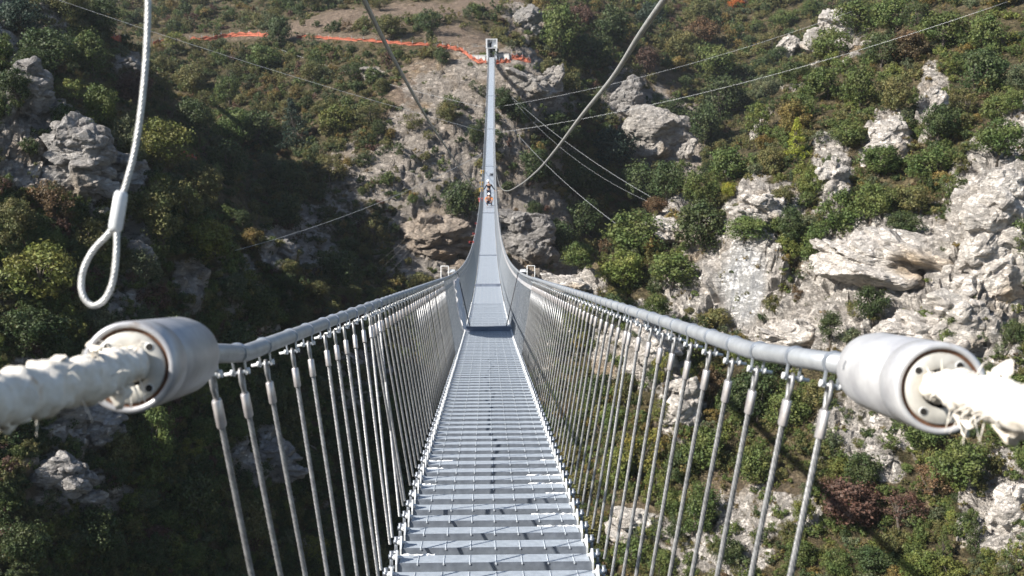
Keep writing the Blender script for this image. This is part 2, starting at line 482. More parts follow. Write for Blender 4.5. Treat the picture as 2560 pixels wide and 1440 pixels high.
# sunlit flank
col_pts(1440, [(730, 118)])
col_pts(1500, [(1440, 98), (1200, 104), (1000, 110), (850, 115), (720, 121), (645, 126)])
col_pts(1560, [(585, 129)])
col_pts(1700, [(1440, 93), (1200, 99), (1000, 105), (850, 110), (700, 117), (600, 123), (500, 134)])
col_pts(1850, [(360, 146), (500, 126)])
col_pts(1930, [(250, 160)])
col_pts(2000, [(1440, 84), (1200, 90), (1000, 96), (850, 101), (700, 107), (550, 114), (400, 124), (250, 142), (180, 158)])
col_pts(2120, [(90, 182)])
for p in ((1830, 815, 110.0), (1830, 700, 110.6), (1830, 620, 111.4), (1865, 815, 108.6), (1865, 700, 109.2), (1865, 612, 110.0), (1900, 810, 107.2), (1900, 620, 108.6), (1865, 575, 117), (1770, 700, 115), (1770, 800, 111),
          (2440, 735, 95.5), (2530, 735, 93.5), (2440, 560, 97.0), (2530, 560, 95.0), (2460, 440, 98.8), (2540, 410, 97.0), (2480, 380, 108), (2370, 560, 105),
          (2100, 715, 102.5), (2200, 715, 100.4), (2320, 710, 98.2), (2110, 640, 103.2), (2220, 620, 101.2), (2330, 610, 99.2), (2220, 570, 108), (2110, 590, 110),
          (2100, 850, 97.0), (2250, 860, 94.0), (2400, 860, 91.5), (2120, 745, 98.6), (2260, 745, 95.6), (2390, 750, 93.0),
          (1650, 960, 103), (1650, 860, 104.5), (1660, 820, 109), (1560, 960, 106), (1570, 870, 107.5)): PTS.append(W(*p))
col_pts(2300, [(1440, 78), (1000, 90), (700, 101), (400, 117), (250, 130), (100, 152), (40, 165)])
col_pts(2560, [(1440, 73), (1200, 79), (1000, 85), (850, 90), (700, 95), (550, 101), (400, 109), (250, 119), (100, 134), (0, 146)])
col_pts(3100, [(1440, 62), (1000, 72), (700, 82), (400, 96), (100, 115), (-200, 150)])
for px, Z, h in ((1500, 160, -58), (1650, 165, -54), (1780, 175, -42), (1900, 195, -28), (1400, 160, -60), (2050, 210, -12)): PTS.append(WH(px, Z, h))
# ground below and behind the view
for px in (-600, 0, 600, 1280, 1900, 2560, 3200):
    PTS.append(WH(px, 45, -40)); PTS.append(WH(px, 24, -34))
for px, Z, h in ((-500, 75, -30), (-500, 88, -8), (-500, 105, 8), (-300, 96, 0), (-420, 130, 14), (-500, 180, 26), (-700, 260, 40), (-900, 110, 16), (-250, 125, 6)): PTS.append(WH(px, Z, h))  # unseen ridge out of view, raised to cast shade on the near flank
PTS = np.array(PTS)

def fit_rbf(p):
    xy = p[:, :2]; n = len(p)
    D = np.linalg.norm(xy[:, None] - xy[None], axis=2)
    A = np.zeros((n + 3, n + 3))
    A[:n, :n] = D - np.eye(n) * 0.6
    A[:n, n] = 1; A[:n, n + 1:] = xy; A[n, :n] = 1; A[n + 1:, :n] = xy.T
    return np.linalg.solve(A, np.concatenate([p[:, 2], [0, 0, 0]]))
RBF = fit_rbf(PTS)
def base_h(x, y):
    out = np.empty(len(x))
    for i in range(0, len(x), 60000):
        q = np.stack([x[i:i + 60000], y[i:i + 60000]], 1)
        D = np.linalg.norm(q[:, None] - PTS[None, :, :2], axis=2)
        out[i:i + 60000] = D @ RBF[:len(PTS)] + RBF[len(PTS)] + q @ RBF[len(PTS) + 1:]
    return out

# rock and bare soil seen on the slopes: (px, py, rx, ry, strength, Zmin, Zmax)
ROCKS = [
 (1440, 715, 80, 30, 1, 90, 140), (1700, 560, 90, 50, .9, 90, 160), (1740, 650, 40, 60, .9, 90, 160), (1860, 690, 95, 150, 1.1, 90, 140), (1910, 520, 90, 60, 1, 90, 150),
 (2080, 430, 45, 90, .9, 90, 160), (2215, 350, 60, 60, 1, 90, 160), (2335, 270, 40, 90, 1, 90, 160), (2230, 640, 210, 110, 1, 80, 140), (2260, 780, 330, 110, 1.05, 70, 130),
 (2480, 570, 100, 190, 1.1, 70, 140), (2460, 760, 130, 150, 1, 70, 130), (1990, 830, 150, 90, .9, 70, 140), (1720, 760, 70, 100, .9, 90, 140), (1640, 880, 90, 110, .9, 80, 140),
 (1700, 1000, 60, 100, .9, 80, 130), (1560, 900, 70, 90, .8, 90, 140), (2200, 1080, 160, 80, .75, 70, 120), (2200, 1170, 70, 40, .9, 70, 120), (1900, 1290, 170, 60, .8, 60, 120),
 (1600, 1330, 90, 40, .9, 60, 120), (2500, 1260, 90, 120, .85, 60, 110), (1780, 1390, 150, 60, .8, 60, 120), (1480, 830, 70, 70, .75, 90, 150), (2540, 320, 50, 50, .9, 80, 140),
 (2090, 80, 80, 70, .9, 130, 230), (1970, 130, 30, 60, .9, 140, 260), (2000, 190, 60, 40, .6, 130, 260),
 (1560, 240, 55, 70, 1, 200, 280), (1640, 330, 110, 100, 1, 190, 280), (1700, 370, 60, 90, 1, 190, 280), (1300, 220, 130, 90, 1, 180, 240), (1380, 230, 45, 80, 1, 180, 250),
 (1170, 250, 150, 110, .92, 180, 240), (1100, 340, 130, 100, .92, 180, 240), (1050, 440, 160, 100, .9, 165, 230), (1240, 400, 100, 120, .92, 170, 230), (1320, 580, 120, 120, 1, 170, 230),
 (1100, 600, 140, 130, 1, 160, 230), (1350, 670, 110, 110, 1, 170, 230), (1250, 660, 70, 70, .9, 170, 230), (870, 460, 70, 100, .7, 170, 230), (780, 590, 60, 90, .7, 140, 220),
 (1310, 55, 50, 60, .9, 200, 280), (930, 185, 28, 20, .8, 180, 270),
 (150, 360, 190, 150, .95, 70, 125), (60, 230, 80, 80, .9, 70, 130), (280, 440, 100, 90, .9, 70, 125), (240, 500, 60, 60, .9, 70, 120), (50, 60, 130, 130, .7, 120, 200), (310, 160, 35, 25, .8, 130, 200),
 (330, 610, 50, 80, .9, 70, 120), (700, 620, 50, 60, .8, 120, 190), (610, 690, 30, 50, .8, 90, 180), (470, 710, 40, 70, .9, 80, 120), (210, 1060, 100, 70, .95, 60, 110), (130, 1200, 100, 70, .9, 60, 110),
 (230, 1250, 80, 80, .8, 60, 110), (650, 1150, 90, 70, .8, 70, 130), (900, 950, 80, 80, .7, 100, 160), (60, 950, 60, 50, .7, 60, 110), (300, 760, 60, 60, .75, 70, 120)]
SOILS = [(1150, 185, 140, 45, 1, 190, 250), (1040, 260, 75, 85, 1, 185, 240), (1100, 200, 90, 50, 1, 185, 240), (1190, 112, 60, 28, 1, 200, 260), (1125, 88, 60, 28, 1, 200, 270), (780, 66, 80, 18, 1, 200, 400),
 (900, 46, 120, 24, 1, 200, 400), (1060, 27, 130, 20, 1, 200, 400), (1230, 10, 100, 14, 1, 200, 400), (860, 92, 260, 9, .8, 200, 300), (560, 92, 140, 8, .7, 200, 340),
 (1310, 140, 90, 14, .9, 200, 240), (1640, 210, 80, 40, .55, 190, 290), (2230, 380, 80, 50, .5, 90, 150), (2350, 420, 60, 40, .5, 90, 150), (1700, 640, 60, 40, .5, 90, 150), (1900, 1230, 140, 60, .6, 60, 120),
 (1600, 1250, 50, 60, .5, 80, 120), (1650, 1060, 50, 50, .5, 80, 120), (2200, 900, 200, 60, .4, 70, 120), (1100, 620, 80, 80, .35, 160, 230), (2040, 690, 60, 40, .5, 80, 130), (2420, 680, 60, 60, .5, 70, 130)]

def cover(px, py, Z, lst, wob):
    out = np.zeros(len(px))
    for x, y, rx, ry, s, z0, z1 in lst:
        d = ((px - x) / rx) ** 2 + ((py - y) / ry) ** 2
        k = s * np.clip(1.55 - 0.75 * d + wob, 0, 1)
        out = np.maximum(out, np.where((Z > z0) & (Z < z1), k, 0))
    return out

NA, NR = 860, 900
AZ = np.radians(np.linspace(-36, 36, NA))
RR = 30.0 * (540.0 / 30.0) ** np.linspace(0, 1, NR)
def terrain():
    aa, rr = np.meshgrid(AZ, RR)
    x = (rr * np.sin(aa)).ravel(); y = (rr * np.cos(aa)).ravel()
    h = base_h(x, y)
    p = np.stack([x, y, h], 1)
    big = fbm(p / 13.0, 3, 3) - 0.5
    far = np.clip((rr.ravel() - 40) / 60, 0.2, 1.0)
    h = h + big * 3.0 * far
    p[:, 2] = h
    px, py, Z = to_px(p)
    wob = (fbm(p / 3.0, 3, 9) - 0.5) * 1.5
    rock = cover(px, py, Z, ROCKS, wob)
    soil = cover(px, py, Z, SOILS, wob)
    G = h.reshape(NR, NA)
    # surface normals of the base
    P3 = p.reshape(NR, NA, 3)
    du = np.gradient(P3, axis=1); dv = np.gradient(P3, axis=0)
    N = np.cross(du, dv); N /= np.linalg.norm(N, axis=2)[..., None]
    N = N.reshape(-1, 3); N *= np.sign(N[:, 2:3])
    steep = np.clip((0.62 - N[:, 2]) / 0.3, 0, 1)
    rock = np.maximum(rock, steep * 0.75)
    # ledges and blocks in the rock, bumps elsewhere
    q = p @ np.array(((0.93, 0.1, 0.35), (-0.05, 0.98, -0.2), (-0.36, 0.17, 0.92))).T
    d1, d2, cid = worley(q * np.array((0.30, 0.30, 0.62)) + 0.35 * (fbm(p / 2.5, 2, 21)[:, None] - 0.5), 5)
    e1, e2, eid = worley(q * np.array((0.9, 0.9, 1.9)), 8)
    blocks = (cid - 0.5) * 2.1 + np.clip((d2 - d1) * 2.2, 0, 0.5) + (eid - 0.5) * 0.7 + np.clip((e2 - e1) * 1.5, 0, 0.35) * 0.6
    rough = fbm(p / 1.2, 4, 31, True) - 0.5
    amp = np.clip(rock, 0, 1) ** 1.2
    disp = amp * (blocks * 0.75 + rough * 1.3 + (fbm(p / 0.5, 2, 51) - 0.5) * 0.5) + (1 - amp) * ((fbm(p / 2.2, 4, 41) - 0.5) * 1.3)
    smooth_face = np.clip(1.3 - (((px - 1862) / 58) ** 2 + ((py - 712) / 105) ** 2), 0, 1) * ((Z > 90) & (Z < 140))
    disp = disp * (1 - 0.85 * np.clip(smooth_face * 2, 0, 1))
    disp = disp * (1 - .5 * np.clip((Z - 150) / 40, 0, 1))
    p = p + N * (disp * np.clip(rr.ravel() / 90, 0.3, 1.15))[:, None]
    i, j = np.meshgrid(np.arange(NR - 1), np.arange(NA - 1), indexing='ij')
    f = np.stack([i * NA + j, i * NA + j + 1, (i + 1) * NA + j + 1, (i + 1) * NA + j], -1).reshape(-1, 4)
    me = mesh_np("terrain", p, [f], [M_TERRAIN], smooth=((rock[f].mean(1) < .45) | (Z[f[:, 0]] > 160)))
    ca = me.attributes.new("cover", 'FLOAT_COLOR', 'POINT')
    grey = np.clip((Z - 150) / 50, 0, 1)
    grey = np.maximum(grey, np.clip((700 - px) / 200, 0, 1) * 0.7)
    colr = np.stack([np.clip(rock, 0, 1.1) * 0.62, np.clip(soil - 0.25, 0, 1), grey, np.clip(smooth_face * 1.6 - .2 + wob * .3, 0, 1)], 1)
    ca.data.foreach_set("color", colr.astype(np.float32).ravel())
    link("terrain", me)["kind"] = "structure"
    return p
TP = terrain()

# what a sight line from the camera meets (azimuth column, elevation)
_T = TP.reshape(NR, NA, 3)
_EL = np.arctan2(_T[..., 2], np.hypot(_T[..., 0], _T[..., 1]))
_MAXEL = np.maximum.accumulate(_EL, axis=0)
def hit(px, py, sink=0.0):
    d = W(px, py, 1.0)
    az = math.atan2(d[0], d[1]); el = math.atan2(d[2], math.hypot(d[0], d[1]))
    j = int(round((az - AZ[0]) / (AZ[1] - AZ[0])))
    if j < 0 or j >= NA: return None
    i = int(np.searchsorted(_MAXEL[:, j], el))
    if i >= NR or i < 1: return None
    p = _T[i, j].copy(); p[2] -= sink
    return p
def ground_z(x, y):
    az = math.atan2(x, y); r = math.hypot(x, y)
    j = int(np.clip(round((az - AZ[0]) / (AZ[1] - AZ[0])), 0, NA - 1))
    i = int(np.clip(np.searchsorted(RR, r), 0, NR - 1))
    return float(_T[i, j, 2])

# ------------------------------------------------------------------ rock outcrops that stand out of the slopes
def icosphere(sub):
    t = (1 + 5 ** .5) / 2
    v = [(-1, t, 0), (1, t, 0), (-1, -t, 0), (1, -t, 0), (0, -1, t), (0, 1, t), (0, -1, -t), (0, 1, -t), (t, 0, -1), (t, 0, 1), (-t, 0, -1), (-t, 0, 1)]
    f = [(0, 11, 5), (0, 5, 1), (0, 1, 7), (0, 7, 10), (0, 10, 11), (1, 5, 9), (5, 11, 4), (11, 10, 2), (10, 7, 6), (7, 1, 8), (3, 9, 4), (3, 4, 2), (3, 2, 6), (3, 6, 8), (3, 8, 9), (4, 9, 5), (2, 4, 11), (6, 2, 10), (8, 6, 7), (9, 8, 1)]
    v = [unit(a) for a in v]
    for _ in range(sub):
        cache = {}; nf = []
        def mid(a, b):
            k = (min(a, b), max(a, b))
            if k not in cache:
                v.append(unit(v[a] + v[b])); cache[k] = len(v) - 1
            return cache[k]
        for a, b, c in f:
            x, y, z = mid(a, b), mid(b, c), mid(c, a)
            nf += [(a, x, z), (b, y, x), (c, z, y), (x, y, z)]
        f = nf
    return np.array(v), np.array(f)
ICO_V, ICO_F = icosphere(3)
ICO_V4, ICO_F4 = icosphere(4)

def chunk(rng, planes=11, fine=False):
    V, Fc = (ICO_V4, ICO_F4) if fine else (ICO_V, ICO_F)
    n = rng.normal(size=(planes, 3)); n /= np.linalg.norm(n, axis=1)[:, None]
    d = rng.uniform(0.62, 1.0, planes)
    c = V @ n.T
    r = np.where(c > 0.05, d / np.maximum(c, 0.05), 9).min(1)
    r = np.minimum(r, 1.25)
    r += (fbm(V * 3.0 + rng.uniform(0, 50, 3), 4, 3) - 0.5) * 0.16
    return V * r[:, None], Fc

def crag(rng, w, d, h, n, lean=0.0):
    """tilted, fractured beds of limestone stacked into one outcrop, w x d x h metres"""
    mb = MB()
    n = int(n * 2.2) + 3 if n < 9 else int(n * 4)
    size = (w + h) / 2
    for k in range(n):
        big = k < n // 4
        V, Fc = chunk(rng, rng.integers(7, 11), big and size > 2.5)
        s = np.array((w, d, h)) * rng.uniform(0.16, 0.36, 3) * (1.5 if big else 1.0) * (.62 if n > 24 else 1) * np.array((1.12, 1, 0.74))
        z = rng.uniform(0, 1) ** 0.8
        sp = (1 - 0.5 * z)
        c = np.array((rng.uniform(-.5, .5) * w * sp + lean * z * h, rng.uniform(-.4, .4) * d * sp, (z - 0.12) * h * 0.92))
        if big: c[:2] *= 0.6
        th = rng.uniform(-.5, .5); R = np.array(((math.cos(th), -math.sin(th), 0), (math.sin(th), math.cos(th), 0), (0, 0, 1)))
        tl = -0.24 + rng.uniform(-.2, .2); T = np.array(((math.cos(tl), 0, -math.sin(tl)), (0, 1, 0), (math.sin(tl), 0, math.cos(tl))))
        P = (V * s) @ T.T @ R.T + c
        q = P @ np.array(((0.93, 0.1, 0.35), (-0.05, 0.98, -0.2), (-0.36, 0.17, 0.92))).T + 31.0
        d1, d2, cid = worley(q * np.array((0.8, 0.8, 1.3)) + 0.3 * fbm(q, 2, 2)[:, None], 15)
        amp = min(0.32, 0.07 * size)
        P = P + (V * ((cid - 0.5) * 1.3 + np.clip(d2 - d1, 0, .35) * 1.1 + (fbm(q * 1.6, 3, 4) - .5) * 0.9)[:, None]) * amp
        mb.add(P, [Fc], 0, False)
    return mb

# (px, py of the foot, width px, height px, blocks, lean, grey?, label)
CRAGS = [
 (2335, 335, 44, 135, 9, .12, 0, "slender stacked limestone spire rising between bushes high on the sunlit flank"),
 (2212, 395, 90, 95, 7, .2, 0, "split white limestone slab left of the slender rock spire"),
 (2480, 720, 190, 300, 16, .12, 0, "tallest pale limestone buttress, at the outer edge of the sunlit flank"),
 (2225, 690, 270, 100, 8, 0, 0, "broad overhanging limestone ledge with a dark shadow line beneath it"),
 (1915, 560, 120, 75, 6, .1, 0, "white limestone brow capped by bushes above the smooth streaked face"),
 (2080, 500, 60, 110, 6, .1, 0, "narrow broken limestone rib below the lime yellow conifer"),
 (1690, 600, 130, 55, 5, .1, 0, "low pale rock shelf behind the round bush on the spur"),
 (1440, 735, 120, 40, 5, 0, 0, "flat pale rock beside the white outrigger frame"),
 (1890, 352, 22, 44, 3, 0, 0, "small lone white boulder under the yellow green tree"),
 (2100, 120, 110, 110, 8, .15, 0, "grey white limestone crag near the upper edge of the sunlit flank"),
 (1968, 150, 40, 60, 4, 0, 0, "small pale rock between dark bushes below the upper crag"),
 (2210, 1178, 60, 34, 2, 0, 0, "rounded grey boulder on scree below the bright cable socket"),
 (2300, 870, 150, 90, 7, .1, 0, "block of fissured limestone just above the bright cable socket"),
 (2410, 860, 110, 110, 7, .1, 0, "tall fissured limestone block behind the bright cable socket"),
 (2000, 880, 130, 70, 8, .1, 0, "tumbled white blocks at the foot of the streaked face"),
 (1705, 1060, 60, 130, 6, .1, 0, "upright pale rock seen through the hangers above the brown scree"),
 (1640, 930, 90, 90, 6, .1, 0, "pale stepped rock seen between hangers beneath the rail"),
 (1600, 1345, 110, 50, 4, .1, 0, "pale slanting rock beside the yellow green bush behind the hangers"),
 (2530, 1330, 90, 130, 6, .1, 0, "pale rock bank at the lowest outer corner of the sunlit flank"),
 (1565, 300, 60, 110, 6, .15, 1, "grey curved cliff edge across the dark ravine"),
 (1705, 405, 66, 100, 4, 0, 1, "square grey rock slab standing in the cliff across the ravine"),
 (1640, 390, 120, 110, 8, .2, 1, "grey broken cliff below a bush across the ravine"),
 (1378, 262, 46, 90, 6, 0, 1, "jagged grey pinnacle on the shoulder beside the far bridge end"),
 (1320, 245, 80, 60, 6, .1, 1, "grey shattered crag beside the far stretch of walkway"),
 (1315, 660, 160, 150, 9, 0, 1, "layered dark cliff wall behind the middle of the bridge"),
 (1085, 650, 190, 130, 12, .1, 1, "rust stained cliff beneath the bridge on the far shore"),
 (1310, 80, 55, 70, 4, .2, 1, "pale leaning rock by the big dark tree above the bridge end"),
 (930, 196, 44, 28, 3, 0, 1, "small grey boulder alone on the far scrubby slope"),
 (160, 470, 190, 190, 12, .1, 1, "big shaded limestone crag on the near flank"),
 (50, 290, 110, 130, 12, .1, 1, "grey crag at the outer edge under the second shaded slope"),
 (270, 500, 110, 90, 10, .1, 1, "shaded grey rocks beside the swaged sleeve of the hanging sling"),
 (315, 175, 46, 32, 3, 0, 1, "small pale rock on the second shaded slope"),
 (215, 1095, 130, 80, 10, .1, 1, "square blue grey blocks under the rag wrapped cable end"),
 (110, 1260, 150, 110, 12, .1, 1, "dim grey rock face low on the near flank"),
 (650, 1190, 130, 80, 10, .1, 1, "dim rounded rock showing between the first hangers"),
 (330, 680, 60, 80, 5, 0, 1, "narrow grey rock seen through the loop of the hanging sling"),
 (700, 650, 60, 60, 4, .1, 1, "small shaded crag in the dark gully"),
]
for k, (px, py, w, h, n, lean, grey, label) in enumerate(CRAGS):
    p = hit(px, py)
    if p is None: continue
    Z = to_px(p)[2]
    s = Z / F
    rng = np.random.default_rng(100 + k)
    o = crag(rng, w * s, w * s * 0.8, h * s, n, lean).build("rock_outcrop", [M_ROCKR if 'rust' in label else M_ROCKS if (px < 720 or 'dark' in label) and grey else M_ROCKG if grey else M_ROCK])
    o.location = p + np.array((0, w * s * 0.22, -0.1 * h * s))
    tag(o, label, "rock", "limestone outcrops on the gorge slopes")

# ------------------------------------------------------------------ trees and bushes
def crown_mesh(name, seed, shape, n_clump, per, leaf, mat_):
    """leaf-sized faces gathered in clumps through a crown one metre wide, foot at z = 0"""
    rng = np.random.default_rng(seed * 7 + 3)
    C, R = [], []
    lobes = rng.normal(size=(5, 3)); lobes /= np.linalg.norm(lobes, axis=1)[:, None]
    for k in range(n_clump):
        u = rng.normal(size=3) + lobes[rng.integers(0, 5)] * rng.uniform(.4, 1.7); u /= np.linalg.norm(u)
        r = rng.uniform(0.2, 1) ** 0.45 * rng.choice((1, 1, 1, 1.16))
        if shape == 'round': c = np.array((u[0] * .40 * r, u[1] * .40 * r, .50 + u[2] * .37 * r)); q = rng.uniform(.09, .19)
        elif shape == 'tall': c = np.array((u[0] * .34 * r, u[1] * .34 * r, .82 + u[2] * .66 * r)); c[:2] *= 1.25 - 0.45 * c[2] / 1.5; q = rng.uniform(.09, .18)
        elif shape == 'low': c = np.array((u[0] * .42 * r, u[1] * .42 * r, .27 + u[2] * .2 * r)); q = rng.uniform(.08, .15)
        elif shape == 'conifer':
            z = rng.uniform(0, 1) ** 1.3; rad = (1 - z) * .42 + .03
            a = rng.uniform(0, 6.283); rr = rad * rng.uniform(.35, 1)
            c = np.array((math.cos(a) * rr, math.sin(a) * rr, .1 + z * 1.35)); q = rng.uniform(.05, .11) * (1.2 - .6 * z)
        else: c = np.array((u[0] * .42 * r, u[1] * .42 * r, .56 + u[2] * .42 * r)); q = rng.uniform(.06, .13)
        C.append(c); R.append(q)
    C = np.array(C); R = np.array(R)
    ci = np.repeat(np.arange(n_clump), per); m = len(ci)
    u = rng.normal(size=(m, 3)); u /= np.linalg.norm(u, axis=1)[:, None]
    pos = C[ci] + u * (R[ci] * rng.uniform(0.45, 1.08, m))[:, None]
    ctr = np.array((0, 0, C[:, 2].mean()))
    nrm = u * 0.8 + rng.normal(size=(m, 3)) * 0.5 + (pos - ctr) * 0.8
    nrm /= np.linalg.norm(nrm, axis=1)[:, None]
    a = np.cross(nrm, rng.normal(size=(m, 3))); a /= np.linalg.norm(a, axis=1)[:, None]
    b = np.cross(nrm, a)
    sz = (leaf * rng.uniform(0.6, 1.35, m))[:, None]
    el = rng.uniform(0.5, 0.9, m)[:, None]
    V = np.stack([pos - a * sz, pos - b * sz * el + nrm * sz * .15, pos + a * sz, pos + b * sz * el + nrm * sz * .15], 1).reshape(-1, 3)
    V[:, 2] = np.maximum(V[:, 2], 0.02)
    return mesh_np(name, V, [np.arange(4 * m).reshape(-1, 4)], [mat_]), C

def trunk_mesh(name, seed, shape, C, mat_):
    rng = np.random.default_rng(seed)
    mb = MB()
    top = C[:, 2].max() * 0.75
    zz = np.linspace(-0.18, top, 7)
    bend = np.cumsum(rng.normal(size=(7, 2)) * 0.018, axis=0)
    P = np.column_stack([bend, zz])
    mb.tube(P, np.linspace(.038, .008, 7), 6)
    idx = rng.permutation(len(C))[:14]
    for i in idx:
        z0 = rng.uniform(.12, .6) * top
        s = np.array((np.interp(z0, zz, P[:, 0]), np.interp(z0, zz, P[:, 1]), z0))
        mdl = (s + C[i]) / 2 + np.array((0, 0, -.02)) + rng.normal(size=3) * .02
        mb.tube([s, mdl, C[i]], [.014, .009, .004], 5)
    return mb.mesh(name, [mat_])

KINDS = {}
for shape, n_clump, per, leaf, nvar in (('round', 70, 64, .0235, 5), ('tall', 84, 60, .0225, 3), ('low', 46, 48, .026, 2), ('conifer', 120, 30, .021, 2), ('loose', 64, 38, .021, 4)):
    KINDS[shape] = []
    for v in range(nvar):
        cm, C = crown_mesh("crown", 10 * v + len(shape), shape, n_clump, per, leaf, M_LEAF)
        KINDS[shape].append((cm, trunk_mesh("trunk", 5 + v, shape, C, M_BARK)))

TINT = {'dark green': (.040, .056, .023), 'green': (.068, .090, .030), 'yellow green': (.098, .112, .032), 'yellow': (.135, .132, .036), 'olive': (.092, .090, .038),
        'grey green': (.075, .088, .052), 'russet': (.092, .062, .038), 'purple brown': (.072, .042, .036), 'orange': (.30, .10, .03), 'blue green': (.030, .046, .036),
        'lime': (.165, .175, .03), 'ochre': (.125, .095, .035), 'dry tan': (.15, .115, .065)}
